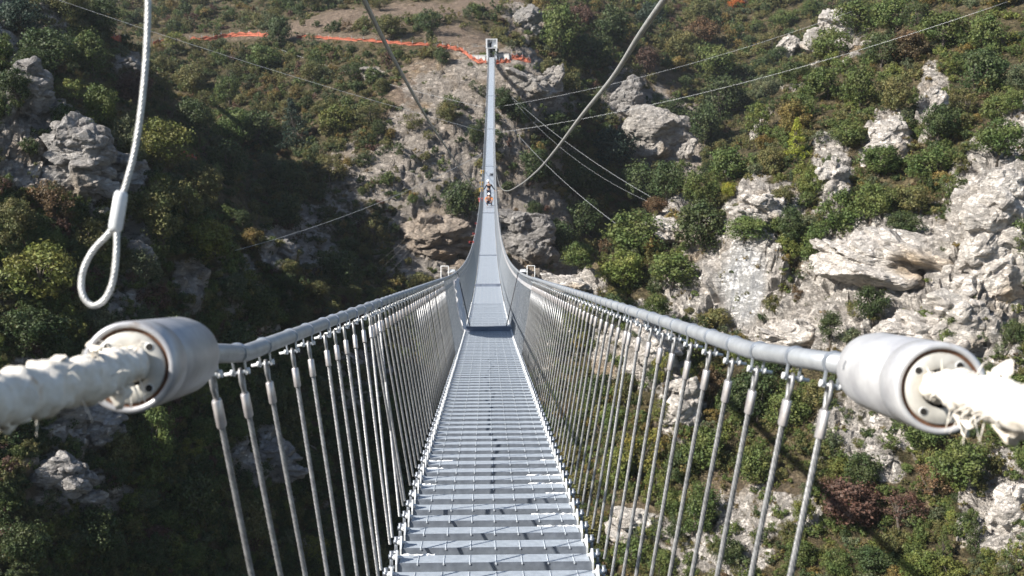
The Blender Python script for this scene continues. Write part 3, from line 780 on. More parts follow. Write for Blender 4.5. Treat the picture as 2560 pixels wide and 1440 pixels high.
# (px, py of the crown's centre, width px, height px, form, colour)
HAND = [
 (100, 705, 200, 150, 'round', 'yellow green'), (415, 590, 120, 200, 'tall', 'olive'), (400, 385, 140, 130, 'round', 'yellow green'), (230, 290, 85, 110, 'round', 'green'), (185, 240, 80, 70, 'loose', 'yellow green'),
 (35, 258, 80, 90, 'round', 'dark green'), (235, 425, 70, 180, 'tall', 'green'), (300, 370, 80, 115, 'round', 'grey green'), (140, 530, 110, 120, 'loose', 'russet'), (40, 560, 90, 110, 'round', 'olive'),
 (470, 540, 110, 130, 'loose', 'olive'), (525, 625, 120, 110, 'round', 'yellow green'), (390, 1130, 110, 200, 'tall', 'green'), (300, 1140, 90, 100, 'round', 'olive'), (360, 695, 90, 120, 'tall', 'grey green'),
 (70, 840, 150, 110, 'round', 'dark green'), (480, 1135, 70, 60, 'loose', 'yellow'), (775, 1400, 80, 90, 'loose', 'yellow'), (590, 900, 110, 130, 'round', 'dark green'), (690, 1010, 110, 130, 'round', 'dark green'),
 (850, 690, 120, 110, 'round', 'dark green'), (960, 745, 60, 40, 'loose', 'yellow'), (620, 780, 120, 110, 'round', 'dark green'), (520, 470, 90, 80, 'round', 'olive'), (160, 900, 100, 110, 'round', 'dark green'),
 (420, 860, 110, 120, 'round', 'dark green'), (530, 960, 100, 110, 'round', 'green'), (60, 1080, 110, 100, 'round', 'dark green'), (240, 1350, 130, 130, 'round', 'dark green'), (480, 1280, 120, 140, 'round', 'dark green'),
 (620, 1330, 120, 120, 'round', 'olive'), (60, 1370, 120, 120, 'round', 'dark green'), (380, 1400, 100, 100, 'round', 'dark green'), (760, 1200, 110, 120, 'round', 'dark green'), (880, 1300, 100, 110, 'round', 'dark green'),
 (860, 1120, 100, 110, 'round', 'dark green'), (930, 1420, 100, 100, 'round', 'olive'), (740, 880, 90, 100, 'round', 'dark green'),
 (60, 60, 120, 100, 'round', 'blue green'), (130, 150, 130, 120, 'round', 'dark green'), (250, 60, 110, 100, 'round', 'dark green'), (230, 150, 90, 110, 'round', 'green'), (330, 230, 90, 80, 'round', 'purple brown'),
 (60, 170, 90, 80, 'round', 'dark green'), (170, 30, 90, 80, 'round', 'olive'),
 (745, 330, 95, 130, 'conifer', 'blue green'), (690, 92, 62, 84, 'round', 'dark green'), (665, 160, 95, 75, 'round', 'green'), (850, 312, 85, 75, 'round', 'yellow green'), (640, 340, 110, 100, 'round', 'dark green'),
 (480, 310, 100, 100, 'round', 'dark green'), (445, 115, 80, 50, 'loose', 'yellow green'), (565, 420, 110, 110, 'round', 'dark green'), (480, 210, 80, 80, 'round', 'olive'), (570, 240, 80, 80, 'round', 'green'),
 (590, 340, 90, 100, 'round', 'green'), (720, 460, 90, 90, 'round', 'dark green'), (830, 440, 80, 80, 'loose', 'olive'), (720, 545, 90, 90, 'round', 'dark green'), (920, 300, 70, 60, 'loose', 'olive'),
 (1400, 95, 115, 130, 'round', 'green'), (1525, 80, 100, 100, 'round', 'dark green'), (1625, 60, 80, 80, 'round', 'blue green'), (1480, 150, 110, 90, 'round', 'dark green'), (1395, 345, 120, 80, 'round', 'dark green'),
 (1415, 215, 70, 80, 'round', 'olive'), (1360, 180, 50, 50, 'round', 'olive'), (1290, 300, 64, 60, 'round', 'dark green'), (1665, 290, 95, 75, 'round', 'dark green'), (1160, 525, 110, 110, 'round', 'dark green'),
 (1185, 345, 50, 55, 'round', 'dark green'), (1340, 540, 50, 50, 'round', 'dark green'), (1075, 98, 26, 38, 'tall', 'dark green'), (1105, 150, 40, 50, 'round', 'dark green'), (1836, 15, 40, 30, 'round', 'orange'),
 (1560, 200, 70, 60, 'loose', 'olive'), (1330, 430, 90, 90, 'round', 'dark green'), (1430, 450, 110, 110, 'round', 'dark green'), (1520, 400, 110, 110, 'round', 'blue green'), (1600, 480, 110, 110, 'round', 'dark green'),
 (1460, 560, 100, 100, 'round', 'dark green'), (1700, 130, 80, 80, 'round', 'olive'), (1780, 170, 100, 90, 'round', 'green'), (1750, 90, 90, 70, 'round', 'russet'), (1800, 260, 110, 110, 'round', 'dark green'),
 (1760, 340, 100, 110, 'round', 'dark green'), (1690, 470, 90, 100, 'round', 'dark green'), (1400, 620, 80, 90, 'round', 'dark green'), (1120, 290, 60, 60, 'round', 'olive'), (1030, 320, 60, 50, 'loose', 'olive'),
 (1990, 365, 80, 110, 'conifer', 'lime'), (1985, 310, 95, 90, 'round', 'ochre'), (1895, 320, 80, 110, 'loose', 'yellow green'), (2075, 130, 110, 90, 'round', 'green'), (2140, 60, 110, 90, 'round', 'green'),
 (2200, 140, 100, 90, 'round', 'dark green'), (2350, 90, 120, 100, 'round', 'green'), (2060, 220, 100, 90, 'round', 'green'), (2150, 230, 95, 105, 'round', 'green'), (2235, 250, 75, 95, 'round', 'olive'),
 (2265, 130, 95, 85, 'round', 'russet'), (2450, 200, 130, 130, 'round', 'dark green'), (2350, 325, 100, 90, 'round', 'dark green'), (2490, 380, 130, 100, 'round', 'green'), (1815, 430, 95, 95, 'round', 'green'),
 (1830, 482, 42, 44, 'round', 'lime'), (1590, 600, 150, 110, 'round', 'green'), (1650, 525, 62, 50, 'round', 'russet'), (1750, 590, 135, 140, 'round', 'dark green'), (1870, 580, 110, 60, 'round', 'green'),
 (1975, 585, 80, 110, 'tall', 'dark green'), (2085, 550, 120, 120, 'round', 'green'), (2190, 525, 110, 100, 'round', 'green'), (2060, 650, 100, 130, 'tall', 'green'), (2330, 430, 125, 90, 'round', 'green'),
 (2195, 415, 120, 80, 'round', 'green'), (2480, 560, 110, 90, 'round', 'dark green'), (2535, 640, 80, 150, 'tall', 'green'), (2192, 790, 84, 84, 'round', 'dark green'), (2092, 850, 70, 90, 'tall', 'dark green'),
 (1680, 690, 130, 90, 'round', 'green'), (1555, 690, 120, 100, 'round', 'yellow green'), (1790, 810, 100, 60, 'round', 'olive'), (2270, 575, 90, 56, 'round', 'dark green'), (1880, 1010, 145, 130, 'round', 'dark green'),
 (1965, 1040, 110, 110, 'round', 'green'), (1900, 1180, 110, 120, 'round', 'green'), (2130, 1275, 165, 130, 'round', 'purple brown'), (2330, 1225, 95, 100, 'loose', 'russet'), (2160, 1190, 95, 90, 'round', 'dark green'),
 (2420, 1170, 160, 120, 'round', 'green'), (2300, 1090, 130, 90, 'round', 'green'), (2230, 1360, 80, 70, 'low', 'olive'), (1770, 1140, 110, 110, 'round', 'green'), (1600, 1150, 110, 130, 'loose', 'yellow'),
 (1545, 1190, 110, 110, 'round', 'yellow green'), (1740, 1290, 90, 150, 'tall', 'green'), (1500, 1000, 95, 105, 'round', 'dark green'), (1655, 950, 60, 90, 'loose', 'yellow'), (1470, 650, 90, 70, 'round', 'green'),
 (2360, 1380, 60, 110, 'conifer', 'green'), (2440, 1360, 60, 100, 'conifer', 'dark green'), (2000, 1400, 90, 80, 'round', 'green'), (1580, 1390, 110, 80, 'round', 'green'), (1450, 1100, 85, 100, 'round', 'dark green'),
 (1640, 800, 80, 70, 'round', 'green'), (1540, 790, 90, 80, 'round', 'dark green'), (1960, 500, 60, 60, 'round', 'olive'), (2010, 280, 80, 70, 'round', 'green'), (2120, 350, 90, 70, 'round', 'green'),
 (2280, 510, 90, 70, 'round', 'olive'), (1780, 980, 90, 90, 'round', 'russet'), (1830, 880, 80, 60, 'round', 'olive'), (2530, 850, 60, 70, 'round', 'dark green'), (1700, 1180, 90, 90, 'round', 'dark green'),
 (2070, 1130, 80, 70, 'low', 'olive'), (2250, 1290, 110, 90, 'loose', 'purple brown'), (2510, 1100, 90, 80, 'round', 'green'), (1830, 1400, 80, 80, 'round', 'dark green'), (1660, 1420, 80, 60, 'round', 'green'),
 (2180, 1410, 90, 70, 'round', 'dark green'), (2090, 1420, 70, 70, 'round', 'green'), (2510, 490, 80, 60, 'round', 'olive'), (1990, 200, 80, 60, 'round', 'dark green'), (1930, 410, 80, 70, 'round', 'olive'),
]
MARKS = [(230, 640, "the hanging sling"), (380, 915, "the shaded cable socket"), (2290, 960, "the bright cable socket"), (150, 960, "the rag wrapped shaded cable end"), (1228, 130, "the far white portal"),
 (2335, 270, "the slender rock spire"), (2215, 350, "the split white slab"), (2480, 560, "the tallest buttress"), (2225, 640, "the overhanging ledge"), (1860, 700, "the smooth streaked face"),
 (1440, 715, "the outrigger frame rock"), (2100, 80, "the upper grey white crag"), (1650, 340, "the cliff across the ravine"), (1380, 225, "the jagged pinnacle"), (1320, 580, "the layered cliff wall"),
 (1090, 590, "the rust stained cliff"), (160, 380, "the big shaded crag"), (50, 230, "the outermost grey crag"), (215, 1060, "the blue grey blocks"), (110, 1210, "the dim rock face"),
 (650, 1150, "the dim rounded rock"), (850, 95, "the orange netting"), (450, 390, "the scrap of orange netting"), (1000, 30, "the pale upper track"), (1990, 365, "the lime conifer"), (745, 330, "the blue green conifer"),
 (2130, 1275, "the purple brown bush"), (1836, 15, "the orange bush"), (1600, 1150, "the yellow bush behind the hangers"), (2210, 1165, "the rounded grey boulder"), (1880, 1010, "the dark clump under the rail"), (700, 620, "the gully crag"),
 (930, 185, "the lone grey boulder"), (2430, 1180, "the lowest green thicket"), (1600, 1330, "the slanting pale rock"), (1700, 1000, "the upright pale rock"), (1480, 400, "the dark ravine"), (2080, 440, "the broken rib"), (800, 1300, "the first few hangers"), (1160, 240, "the pinkish scree")]
FORM = {'round': ('bush', 'round'), 'tall': ('tree', 'tall'), 'low': ('bush', 'low'), 'conifer': ('tree', 'conical'), 'loose': ('bush', 'thin-leaved')}
USED = {}
TREES = []
def tree_label(px, py, wpx, form, colour):
    noun, adj = FORM[form]
    size = 'large ' if wpx > 112 else 'small ' if wpx < 62 else ''
    best = sorted(MARKS, key=lambda m: (m[0] - px) ** 2 + (m[1] - py) ** 2)
    for m in best[:7]:
        dx, dy = px - m[0], py - m[1]
        if math.hypot(dx, dy) < 30: continue
        far_ = math.hypot(dx, dy) > 170
        rel = ('above' if dy < 0 else 'below') if abs(dy) > abs(dx) * 1.2 else ('to the left of' if dx < 0 else 'to the right of')
        rel = ('well ' if far_ and rel in ('above', 'below') else 'farther ' if far_ else 'just ') + rel
        lab = f"{size}{adj} {colour} {noun} {rel} {m[2]}"
        if lab not in USED:
            USED[lab] = 1; return lab
    k = USED[lab] = USED[lab] + 1
    return lab + (", second such", ", third such", ", fourth such", ", fifth such")[min(k - 2, 3)]

def plant_tree(px, py, wpx, hpx, form, colour, jitter=True):
    p = hit(px, py + hpx * 0.36, 0.0)
    if p is None: return False
    Z = to_px(p)[2]
    nat = {'round': .93, 'tall': 1.5, 'low': .55, 'conifer': 1.5, 'loose': 1.0}[form]
    s = wpx * Z / F * 1.12; sz = hpx * Z / F / nat
    noun, adj = FORM[form]
    zone = 'sunlit flank' if (px > 1380 and Z < 190) else 'shaded near flank' if Z < 135 else 'far slopes'
    r = empty(noun if noun == 'tree' else 'bush', p)
    r.rotation_euler = (random.gauss(0, .09), random.gauss(0, .09), random.uniform(0, 6.28))
    r.scale = (s * random.uniform(.86, 1.12), s * random.uniform(.86, 1.12), sz)
    tag(r, tree_label(px, py, wpx, form, colour), noun, f"{noun}s on the {zone}")
    cm, tm = random.choice(KINDS[form])
    c = link("crown", cm, r); t = link("trunk", tm, r)
    k = random.uniform(.88, 1.14); col = TINT[colour]
    c.color = (col[0] * k * random.uniform(.93, 1.07), col[1] * k, col[2] * k, 1)
    TREES.append((px, py, wpx, p))
    return True
for a in HAND: plant_tree(*a)

def in_list(px, py, Z, lst):
    m = 0
    for x, y, rx, ry, s, z0, z1 in lst:
        if z0 < Z < z1 and ((px - x) / rx) ** 2 + ((py - y) / ry) ** 2 < 0.9: m = max(m, s)
    return m
def zone_of(px, py, Z):
    if Z > 135 and not (px > 1380 and Z < 190): return 'far'
    return 'sun' if px > 1300 else 'near'
PAL = {'sun': [('green', 6), ('dark green', 2), ('olive', 5), ('yellow green', 2.2), ('grey green', 1.6), ('russet', .25), ('ochre', .8)],
       'near': [('dark green', 5), ('green', 3), ('olive', 3), ('grey green', 1), ('purple brown', .7), ('yellow green', .6)],
       'far': [('dark green', 4), ('olive', 5), ('green', 3), ('grey green', 1.5), ('ochre', 1.2), ('russet', .3), ('purple brown', .5)]}
def pick(z):
    names, w = zip(*PAL[z]); return random.choices(names, w)[0]
tries = 0
while len(TREES) < 300 and tries < 20000:
    tries += 1
    px, py = random.uniform(-10, 2570), random.uniform(-10, 1445)
    p = hit(px, py)
    if p is None: continue
    Z = to_px(p)[2]; z = zone_of(px, py, Z)
    rk = in_list(px, py, Z, ROCKS); so_ = in_list(px, py, Z, SOILS)
    if random.random() < max(rk * 0.93, so_ * 1.3): continue
    w = random.uniform(62, 100) if z != 'far' else random.uniform(44, 72)
    if z == 'far' and 85 < py < 190 and px < 1340 and np.interp(px, [270, 640, 1090, 1230, 1340], [100, 90, 115, 160, 160]) - 8 < py < np.interp(px, [270, 640, 1090, 1230, 1340], [100, 90, 115, 160, 160]) + 40: continue
    if any((px - a) ** 2 + (py - b) ** 2 < (0.33 * (w + c)) ** 2 for a, b, c, _ in TREES): continue
    plant_tree(px, py, w, w * random.uniform(.75, 1.1), random.choices(['round', 'loose', 'tall'], [6, 2, .8])[0], pick(z))

# undergrowth nobody could count: one object, clumps set on points by a geometry node group
def scatter(name, count, wr, forms, accept, label, dry=False):
    P, S, T, I, Rz = [], [], [], [], []
    tries = 0
    while len(P) < count and tries < count * 8:
        tries += 1
        px, py = random.uniform(-60, 2620), random.uniform(-60, 1500)
        p = hit(px, py)
        if p is None: continue
        Z = to_px(p)[2]; z = zone_of(px, py, Z)
        k = accept(px, py, Z, z)
        if random.random() > k: continue
        w = random.uniform(*wr[z]) * Z / F
        col = np.array(TINT[pick(z) if not dry else random.choice(('dry tan', 'olive', 'ochre', 'dry tan', 'yellow green'))]) * random.uniform(.85, 1.2)
        P.append(p - np.array((0, 0, .12 * w))); S.append((w * random.uniform(.85, 1.2), w * random.uniform(.85, 1.2), w * random.uniform(.7, 1.15)))
        T.append((*col, 1)); I.append(random.randrange(100)); Rz.append((0, 0, random.uniform(0, 6.28)))
    me = bpy.data.meshes.new(name)
    me.from_pydata([tuple(p) for p in P], [], [])
    for nm, typ, dat, key in (("scl", 'FLOAT_VECTOR', S, "vector"), ("rot", 'FLOAT_VECTOR', Rz, "vector"), ("tint", 'FLOAT_COLOR', T, "color"), ("pick", 'INT', I, "value")):
        at = me.attributes.new(nm, typ, 'POINT')
        at.data.foreach_set(key, np.asarray(dat, np.int32 if typ == 'INT' else np.float32).ravel())
    src = bpy.data.collections.new(name + "_source")
    for k, (shape, n_clump, per, leaf) in enumerate(forms):
        cm, _ = crown_mesh(name + "_clump", 200 + k, shape, n_clump, per, leaf, M_LEAF_I)
        src.objects.link(bpy.data.objects.new(name + "_clump", cm))
    o = link(name, me)
    ng = bpy.data.node_groups.new(name, 'GeometryNodeTree')
    ng.interface.new_socket("Geometry", in_out='INPUT', socket_type='NodeSocketGeometry')
    ng.interface.new_socket("Geometry", in_out='OUTPUT', socket_type='NodeSocketGeometry')
    gi = ng.nodes.new('NodeGroupInput'); go = ng.nodes.new('NodeGroupOutput')
    ip = ng.nodes.new('GeometryNodeInstanceOnPoints')
    ci = ng.nodes.new('GeometryNodeCollectionInfo'); ci.inputs[0].default_value = src; ci.inputs[1].default_value = True; ci.inputs[2].default_value = True
    def na(nm, typ):
        n = ng.nodes.new('GeometryNodeInputNamedAttribute'); n.data_type = typ; n.inputs[0].default_value = nm
        return n.outputs[0]
    L = ng.links
    L.new(gi.outputs[0], ip.inputs['Points']); L.new(ci.outputs[0], ip.inputs['Instance'])
    ip.inputs['Pick Instance'].default_value = True
    L.new(na("pick", 'INT'), ip.inputs['Instance Index']); L.new(na("scl", 'FLOAT_VECTOR'), ip.inputs['Scale'])
    e2r = ng.nodes.new('FunctionNodeEulerToRotation'); L.new(na("rot", 'FLOAT_VECTOR'), e2r.inputs[0]); L.new(e2r.outputs[0], ip.inputs['Rotation'])
    L.new(ip.outputs[0], go.inputs[0])
    md = o.modifiers.new("scatter", 'NODES'); md.node_group = ng
    tag(o, label, None, None, "stuff")
PATHL = [(270, 102), (320, 112), (385, 112), (470, 106), (560, 97), (640, 92), (735, 97), (830, 101), (930, 108), (1030, 116), (1090, 119), (1150, 131), (1190, 162), (1230, 163), (1280, 157), (1335, 160)]
def on_path(px, py, Z):
    if not 270 < px < 1340 or Z < 190: return False
    y = np.interp(px, [a for a, _ in PATHL], [b for _, b in PATHL])
    return -14 < py - y < 17
def acc_bush(px, py, Z, z):
    if on_path(px, py, Z): return 0.0
    rk = in_list(px, py, Z, ROCKS); s_ = in_list(px, py, Z, SOILS)
    nose = 1000 < px < 1400 and 150 < py < 720 and Z > 170
    return max(0.0, 1 - max(rk * (.9 if nose else .98 if z == 'near' else .9), s_ * 1.25)) * (.52 if z == 'sun' else .85 if nose else 1)
def acc_dry(px, py, Z, z):
    rk = in_list(px, py, Z, ROCKS); s_ = in_list(px, py, Z, SOILS)
    return max(0.12, 1 - max(rk * .8, s_ * .75))
scatter("undergrowth", 7500, {'sun': (22, 60), 'near': (26, 66), 'far': (16, 44)}, [('round', 34, 40, .036), ('low', 30, 36, .036), ('loose', 34, 26, .032), ('round', 30, 44, .036), ('low', 26, 40, .036), ('loose', 26, 40, .03)], acc_bush,
        "mixed scrub covering the gorge slopes between the larger bushes")
scatter("scrub", 6500, {'sun': (12, 26), 'near': (12, 28), 'far': (10, 28)}, [('round', 16, 16, .07), ('low', 16, 14, .07), ('loose', 18, 12, .06)],
        lambda px, py, Z, z: acc_bush(px, py, Z, z) * (1.0 if z == 'far' else .3) if not in_list(px, py, Z, SOILS) else .1, "small scrub thickening the far slopes")
scatter("dry_grass", 7000, {'sun': (10, 24), 'near': (10, 24), 'far': (7, 16)}, [('low', 12, 12, .07), ('loose', 12, 9, .06), ('low', 14, 10, .06)], acc_dry,
        "dry grass and low herbs on the stony slopes", True)

# ------------------------------------------------------------------ the suspended footbridge
KSAG, PITCH_T = 0.001056, 0.282
HALF_D, HALF_R, RAIL_H, RAIL_R = 0.45, 0.645, 1.185, 0.0225
def deck_pt(Z):
    xc = (1214 - 1280) / F * Z + 0.04 + 2.45e-5 * Z * Z
    yc = (658 - 720) / F * Z + 1.39 - KSAG * max(Z - 17, 0) ** 2
    return np.array((xc, Z * CP - yc * SP, -Z * SP - yc * CP))
_Zs = np.linspace(1.0, 213.0, 4200)
_D = np.array([deck_pt(z) for z in _Zs])
_S = np.concatenate([[0], np.cumsum(np.linalg.norm(np.diff(_D, axis=0), axis=1))])
S_END = _S[-1]
def at_s(s): return np.array([np.interp(s, _S, _D[:, k]) for k in range(3)])
def s_of_Z(Z): return float(np.interp(Z, _Zs, _S))
def fr(s):
    o = at_s(s); t = unit(at_s(s + .2) - at_s(s - .2) if .2 < s < S_END - .2 else at_s(min(s + .3, S_END)) - at_s(max(s - .3, 0)))
    x = unit(np.cross(t, (0, 0, 1))); z = np.cross(x, t)
    return o, x, t, z
def rail_pt(s, side):
    o, x, t, z = fr(s)
    return o + x * side * HALF_R + np.array((0, 0, RAIL_H))

bridge = empty("suspension_bridge", at_s(0))
tag(bridge, "long galvanised steel footbridge of separate treads hung on cables across the gorge", "footbridge")
BI = Matrix.Translation(-Vector(at_s(0)))
def bpart(name, mb, mats, M=None):
    return link(name, mb.mesh(name, mats) if isinstance(mb, MB) else mb, bridge, BI @ (M if M is not None else Matrix()))

S0 = s_of_Z(5.206 - 4 * 0.2835)
N_T = int((S_END - S0) / PITCH_T)
TW = HALF_D
# one near tread in full detail; local x across, y along the bridge, z up
def tread_mesh():
    mb = MB()
    for k in range(7):                                   # bearing bars
        mb.box((0, 0.014 + k * 0.0205, -0.011), (2 * TW - .012, 0.0122, 0.022), 0)
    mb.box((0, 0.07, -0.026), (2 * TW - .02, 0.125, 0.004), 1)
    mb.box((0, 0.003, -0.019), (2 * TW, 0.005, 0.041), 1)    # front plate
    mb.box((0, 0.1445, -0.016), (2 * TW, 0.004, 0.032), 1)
    for k in range(7):                                   # cross bars with rounded ends
        x = (k - 3) * 0.1215 + 0.006
        mb.tube([(x, -0.001, -0.002), (x, 0.002, 0.0008), (x, 0.137, 0.0008), (x, 0.141, -0.002)], [.0018, .0022, .0022, .0018], 6, 2)
        mb.tube([(x, 0.0015, -0.005), (x, -0.004, -0.005)], .0042, 6, 2)
    return mb
def bracket_mesh(side):
    """upright end plate with a pointed ear, its bolt and nut"""
    mb = MB()
    x = side * (TW + .006)
    prof = [(-.012, -.045), (.15, -.045), (.152, -.01), (.12, .012), (.085, .02), (.052, .05), (.028, .054), (.006, .022), (-.012, .0)]
    n = len(prof)
    V = [(x - .004, y, z) for y, z in prof] + [(x + .004, y, z) for y, z in prof]
    mb.add(V, [np.array([[i, (i + 1) % n, n + (i + 1) % n, n + i] for i in range(n)])], 0)
    mb.add(V, [np.array([list(range(n))[::-1], list(range(n, 2 * n))])], 0)
    xo = side * (TW + .012)
    mb.tube([(xo - side * .03, .036, .022), (xo + side * .030, .036, .022)], .007, 6, 0)
    mb.tube([(xo, .036, .022), (xo + side * .014, .036, .022)], .014, 6, 0)
    mb.tube([(xo + side * .02, .036, .05), (xo + side * .02, .036, -.05)], .0085, 8, 1)
    mb.tube([(xo + side * .02, .036, .034), (xo + side * .02, .036, .016)], .0155, 6, 1)
    mb.tube([(xo + side * .02, .036, -.02), (xo + side * .02, .036, -.036)], .0155, 6, 1)
    return mb
def bead_mesh(seed, sd):
    """a ragged run of white sealant along the far edge of a tread near one end"""
    rng = np.random.default_rng(seed); mb = MB()
    L = rng.uniform(.08, .24); n = int(L / .004)
    xs = np.linspace(0, L, n)
    rad = .0022 + .0052 * np.clip(vnoise(np.stack([xs * 55, 0 * xs, 0 * xs + seed], 1), 3) * 1.7 - .55, 0, 1)
    pts = np.stack([sd * (.445 - xs), .1515 + rng.normal(size=n) * .0012, rng.normal(size=n) * .0008], 1)
    mb.tube(pts, rad, 7, 0)
    return mb
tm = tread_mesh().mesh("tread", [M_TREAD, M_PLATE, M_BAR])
bm_ = {s: bracket_mesh(s).mesh("end_bracket", [M_BRACKET, M_NUT]) for s in (-1, 1)}
beads = {sd: [bead_mesh(k + 10 * (sd > 0), sd).mesh("sealant_bead", [M_WELD]) for k in range(5)] for sd in (-1, 1)}
N_NEAR = 100
for i in range(N_NEAR):
    o, x, t, z = fr(S0 + i * PITCH_T)
    t_o = bpart("tread", tm, None, frame(x, t, z, o + x * random.uniform(-.002, .002) + z * random.uniform(-.002, .002)))
    t_o.scale = (1, 1 + .75 * min(max((i - 14) / 70, 0), 1), 1)
    if i < 60:
        for sd in (-1, 1): link("end_bracket", bm_[sd], t_o)
        for sd in (-1, 1):
            if i < 14 and random.random() < .5: link("sealant_bead", random.choice(beads[sd]), t_o)
    else:
        for sd in (-1, 1): link("end_bracket", bm_[sd], t_o)
mb = MB()
def basis(x, t, z): return np.array((x, t, z)).T
for i in range(N_NEAR, N_T):
    o, x, t, z = fr(S0 + i * PITCH_T); R = basis(x, t, z)
    def L(p): return o + R @ np.array(p)
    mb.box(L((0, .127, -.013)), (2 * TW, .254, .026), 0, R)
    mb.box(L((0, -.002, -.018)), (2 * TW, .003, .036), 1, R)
    for sd in (-1, 1): mb.box(L((sd * (TW + .006), .07, -.005)), (.009, .16, .07), 2, R)
    if i < 260:
        for k in range(7): mb.box(L(((k - 3) * .1215, .12, .0015)), (.007, .25, .003), 2, R)
bpart("tread", mb, [M_TREAD, M_PLATE, M_BRACKET])["kind"] = "stuff"
# carrying cables beneath the treads
ss = np.concatenate([np.linspace(0, 30, 40), np.linspace(31, S_END, 160)])
for sd in (-1, 1):
    for off in (.40, .30):
        pts = []
        for s in ss:
            o, x, t, z = fr(s); pts.append(o + x * sd * off - z * .062 + t * .07)
        bpart("deck_cable", MB().tube(pts, .014, 6), [M_NUT])

# sockets at the near end of the rail cables
FACE = {-1: W(320, 919, 1.80), 1: W(2355, 972, 1.80)}
SOCK_L, SOCK_R = 0.42, 0.0745
BACK = {-1: W(472, 884, 2.21), 1: W(2168, 921, 2.2)}
SOCK_B = {}
for sd in (-1, 1):
    f0 = FACE[sd]; tgt = rail_pt(s_of_Z(3.1), sd)
    ax = unit(BACK[sd] - f0); SOCK_B[sd] = f0 + ax * SOCK_L
    x = unit(np.cross(ax, (0, 0, 1))); y = np.cross(ax, x)
    M = frame(x, y, ax, f0)
    R = SOCK_R
    mbs = MB().lathe([(R - .0105, .004), (R - .0095, .0), (R - .003, .0), (R, .003), (R, .085), (R - .0015, .088), (R - .0015, .092), (R, .095), (R, SOCK_L - .10), (R - .004, SOCK_L - .06), (R - .014, SOCK_L - .025), (R - .028, SOCK_L - .006), (R - .045, SOCK_L), (.022, SOCK_L)], 64)
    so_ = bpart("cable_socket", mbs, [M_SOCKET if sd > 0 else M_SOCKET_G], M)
    fp = MB().lathe([(.0315, .03), (.0315, .004), (.034, .002), (R - .0180, .002), (R - .0168, .004), (R - .0164, .010)], 64, None, 0)
    link("end_plate", fp.mesh("end_plate", [M_FACE]), so_)
    link("rust_groove", MB().lathe([(R - .0168, .0075), (R - .0102, .0055)], 64).mesh("rust_groove", [M_RUST]), so_)
    link("centre_bore", MB().lathe([(.0314, .0045), (.0312, .03), (.001, .03)], 32).mesh("centre_bore", [M_HOLE]), so_)
    for k in range(4):
        a = math.radians(38 + 90 * k + (8 if sd < 0 else 0))
        h_ = MB(); c = (math.cos(a) * .047, math.sin(a) * .047)
        h_.lathe([(.0075, .0012), (.0062, .0006)], 16, Matrix.Translation((c[0], c[1], 0)), 1)
        h_.lathe([(.0064, .0009), (.0001, .0009)], 16, Matrix.Translation((c[0], c[1], 0)), 0)
        link("bolt_hole", h_.mesh("bolt_hole", [M_HOLE, M_WHITE]), so_)
    # worn line round the drum
    rng = np.random.default_rng(3 + sd)
    sc_ = MB(); a0, a1 = (2.2, 4.1) if sd < 0 else (3.2, 3.45)
    aa = np.linspace(a0, a1, 40); zz = .30 + np.cumsum(rng.normal(size=40)) * .0012
    wd = rng.uniform(.001, .006, 40)
    V = np.concatenate([np.stack([np.cos(aa) * (R + .0004), np.sin(aa) * (R + .0004), zz - wd], 1), np.stack([np.cos(aa) * (R + .0004), np.sin(aa) * (R + .0004), zz + wd], 1)])
    sc_.add(V, [np.array([[i, i + 1, 41 + i, 40 + i] for i in range(39)])], 0, True)
    link("scuff_line", sc_.mesh("scuff_line", [M_SCUFF if sd < 0 else M_NUT]), so_)

# rail cables
RAILPTS = {}
for sd in (-1, 1):
    pts = [SOCK_B[sd] - unit(rail_pt(s_of_Z(3.1), sd) - SOCK_B[sd]) * .02, SOCK_B[sd] + (rail_pt(s_of_Z(3.1), sd) - SOCK_B[sd]) * .5]
    pts += [rail_pt(s, sd) for s in np.concatenate([np.linspace(s_of_Z(3.1), 60, 150), np.linspace(61, S_END, 130)])]
    bpart("rail_cable", MB().tube(pts, RAIL_R, 14), [M_RAIL])
    RAILPTS[sd] = spline(np.array(pts[:60]), 3000) if False else np.array(pts)
RAILP = {sd: (lambda s, sd=sd: rail_pt(s, sd)) for sd in (-1, 1)}
def rail_near(s, sd):
    """on the rail cable, also where it bends to the socket"""
    s1 = s_of_Z(3.1)
    if s >= s1: return rail_pt(s, sd)
    b = SOCK_B[sd]; e = rail_pt(s1, sd)
    y = rail_pt(s, sd)[1]
    k = np.clip((y - b[1]) / (e[1] - b[1]), 0, 1)
    return b + (e - b) * k

# hangers: local z from foot to rail, unit frame at the rail; x outwards
HL = 1.175
def hanger_wire(strands, seg, turns, n):
    mb = MB()
    z = np.linspace(-.165, -HL + .03, n)
    if strands:
        th = np.linspace(0, turns * 2 * np.pi, n)
        for k in range(strands):
            a = th + k * 2 * np.pi / strands
            mb.tube(np.stack([.0043 * np.cos(a), .0043 * np.sin(a), z], 1), .0029, seg, 0, False)
    else:
        mb.tube(np.stack([0 * z, 0 * z, z], 1), .0068, 8, 0)
    tu = np.linspace(0, 1, 16)                       # the eye above the sleeve
    y = .013 * np.sin(np.pi * tu * 2) ; 
    ang = np.linspace(-np.pi / 2, 1.5 * np.pi, 18)
    P = np.stack([0 * ang, .0125 * np.cos(ang) * (1 - .45 * (np.sin(ang) < -.3)), -.075 + .034 * np.sin(ang)], 1)
    P = np.vstack([(0, .003, -.11), P, (0, -.003, -.11)])
    mb.tube(P, .0052, 6, 0)
    return mb
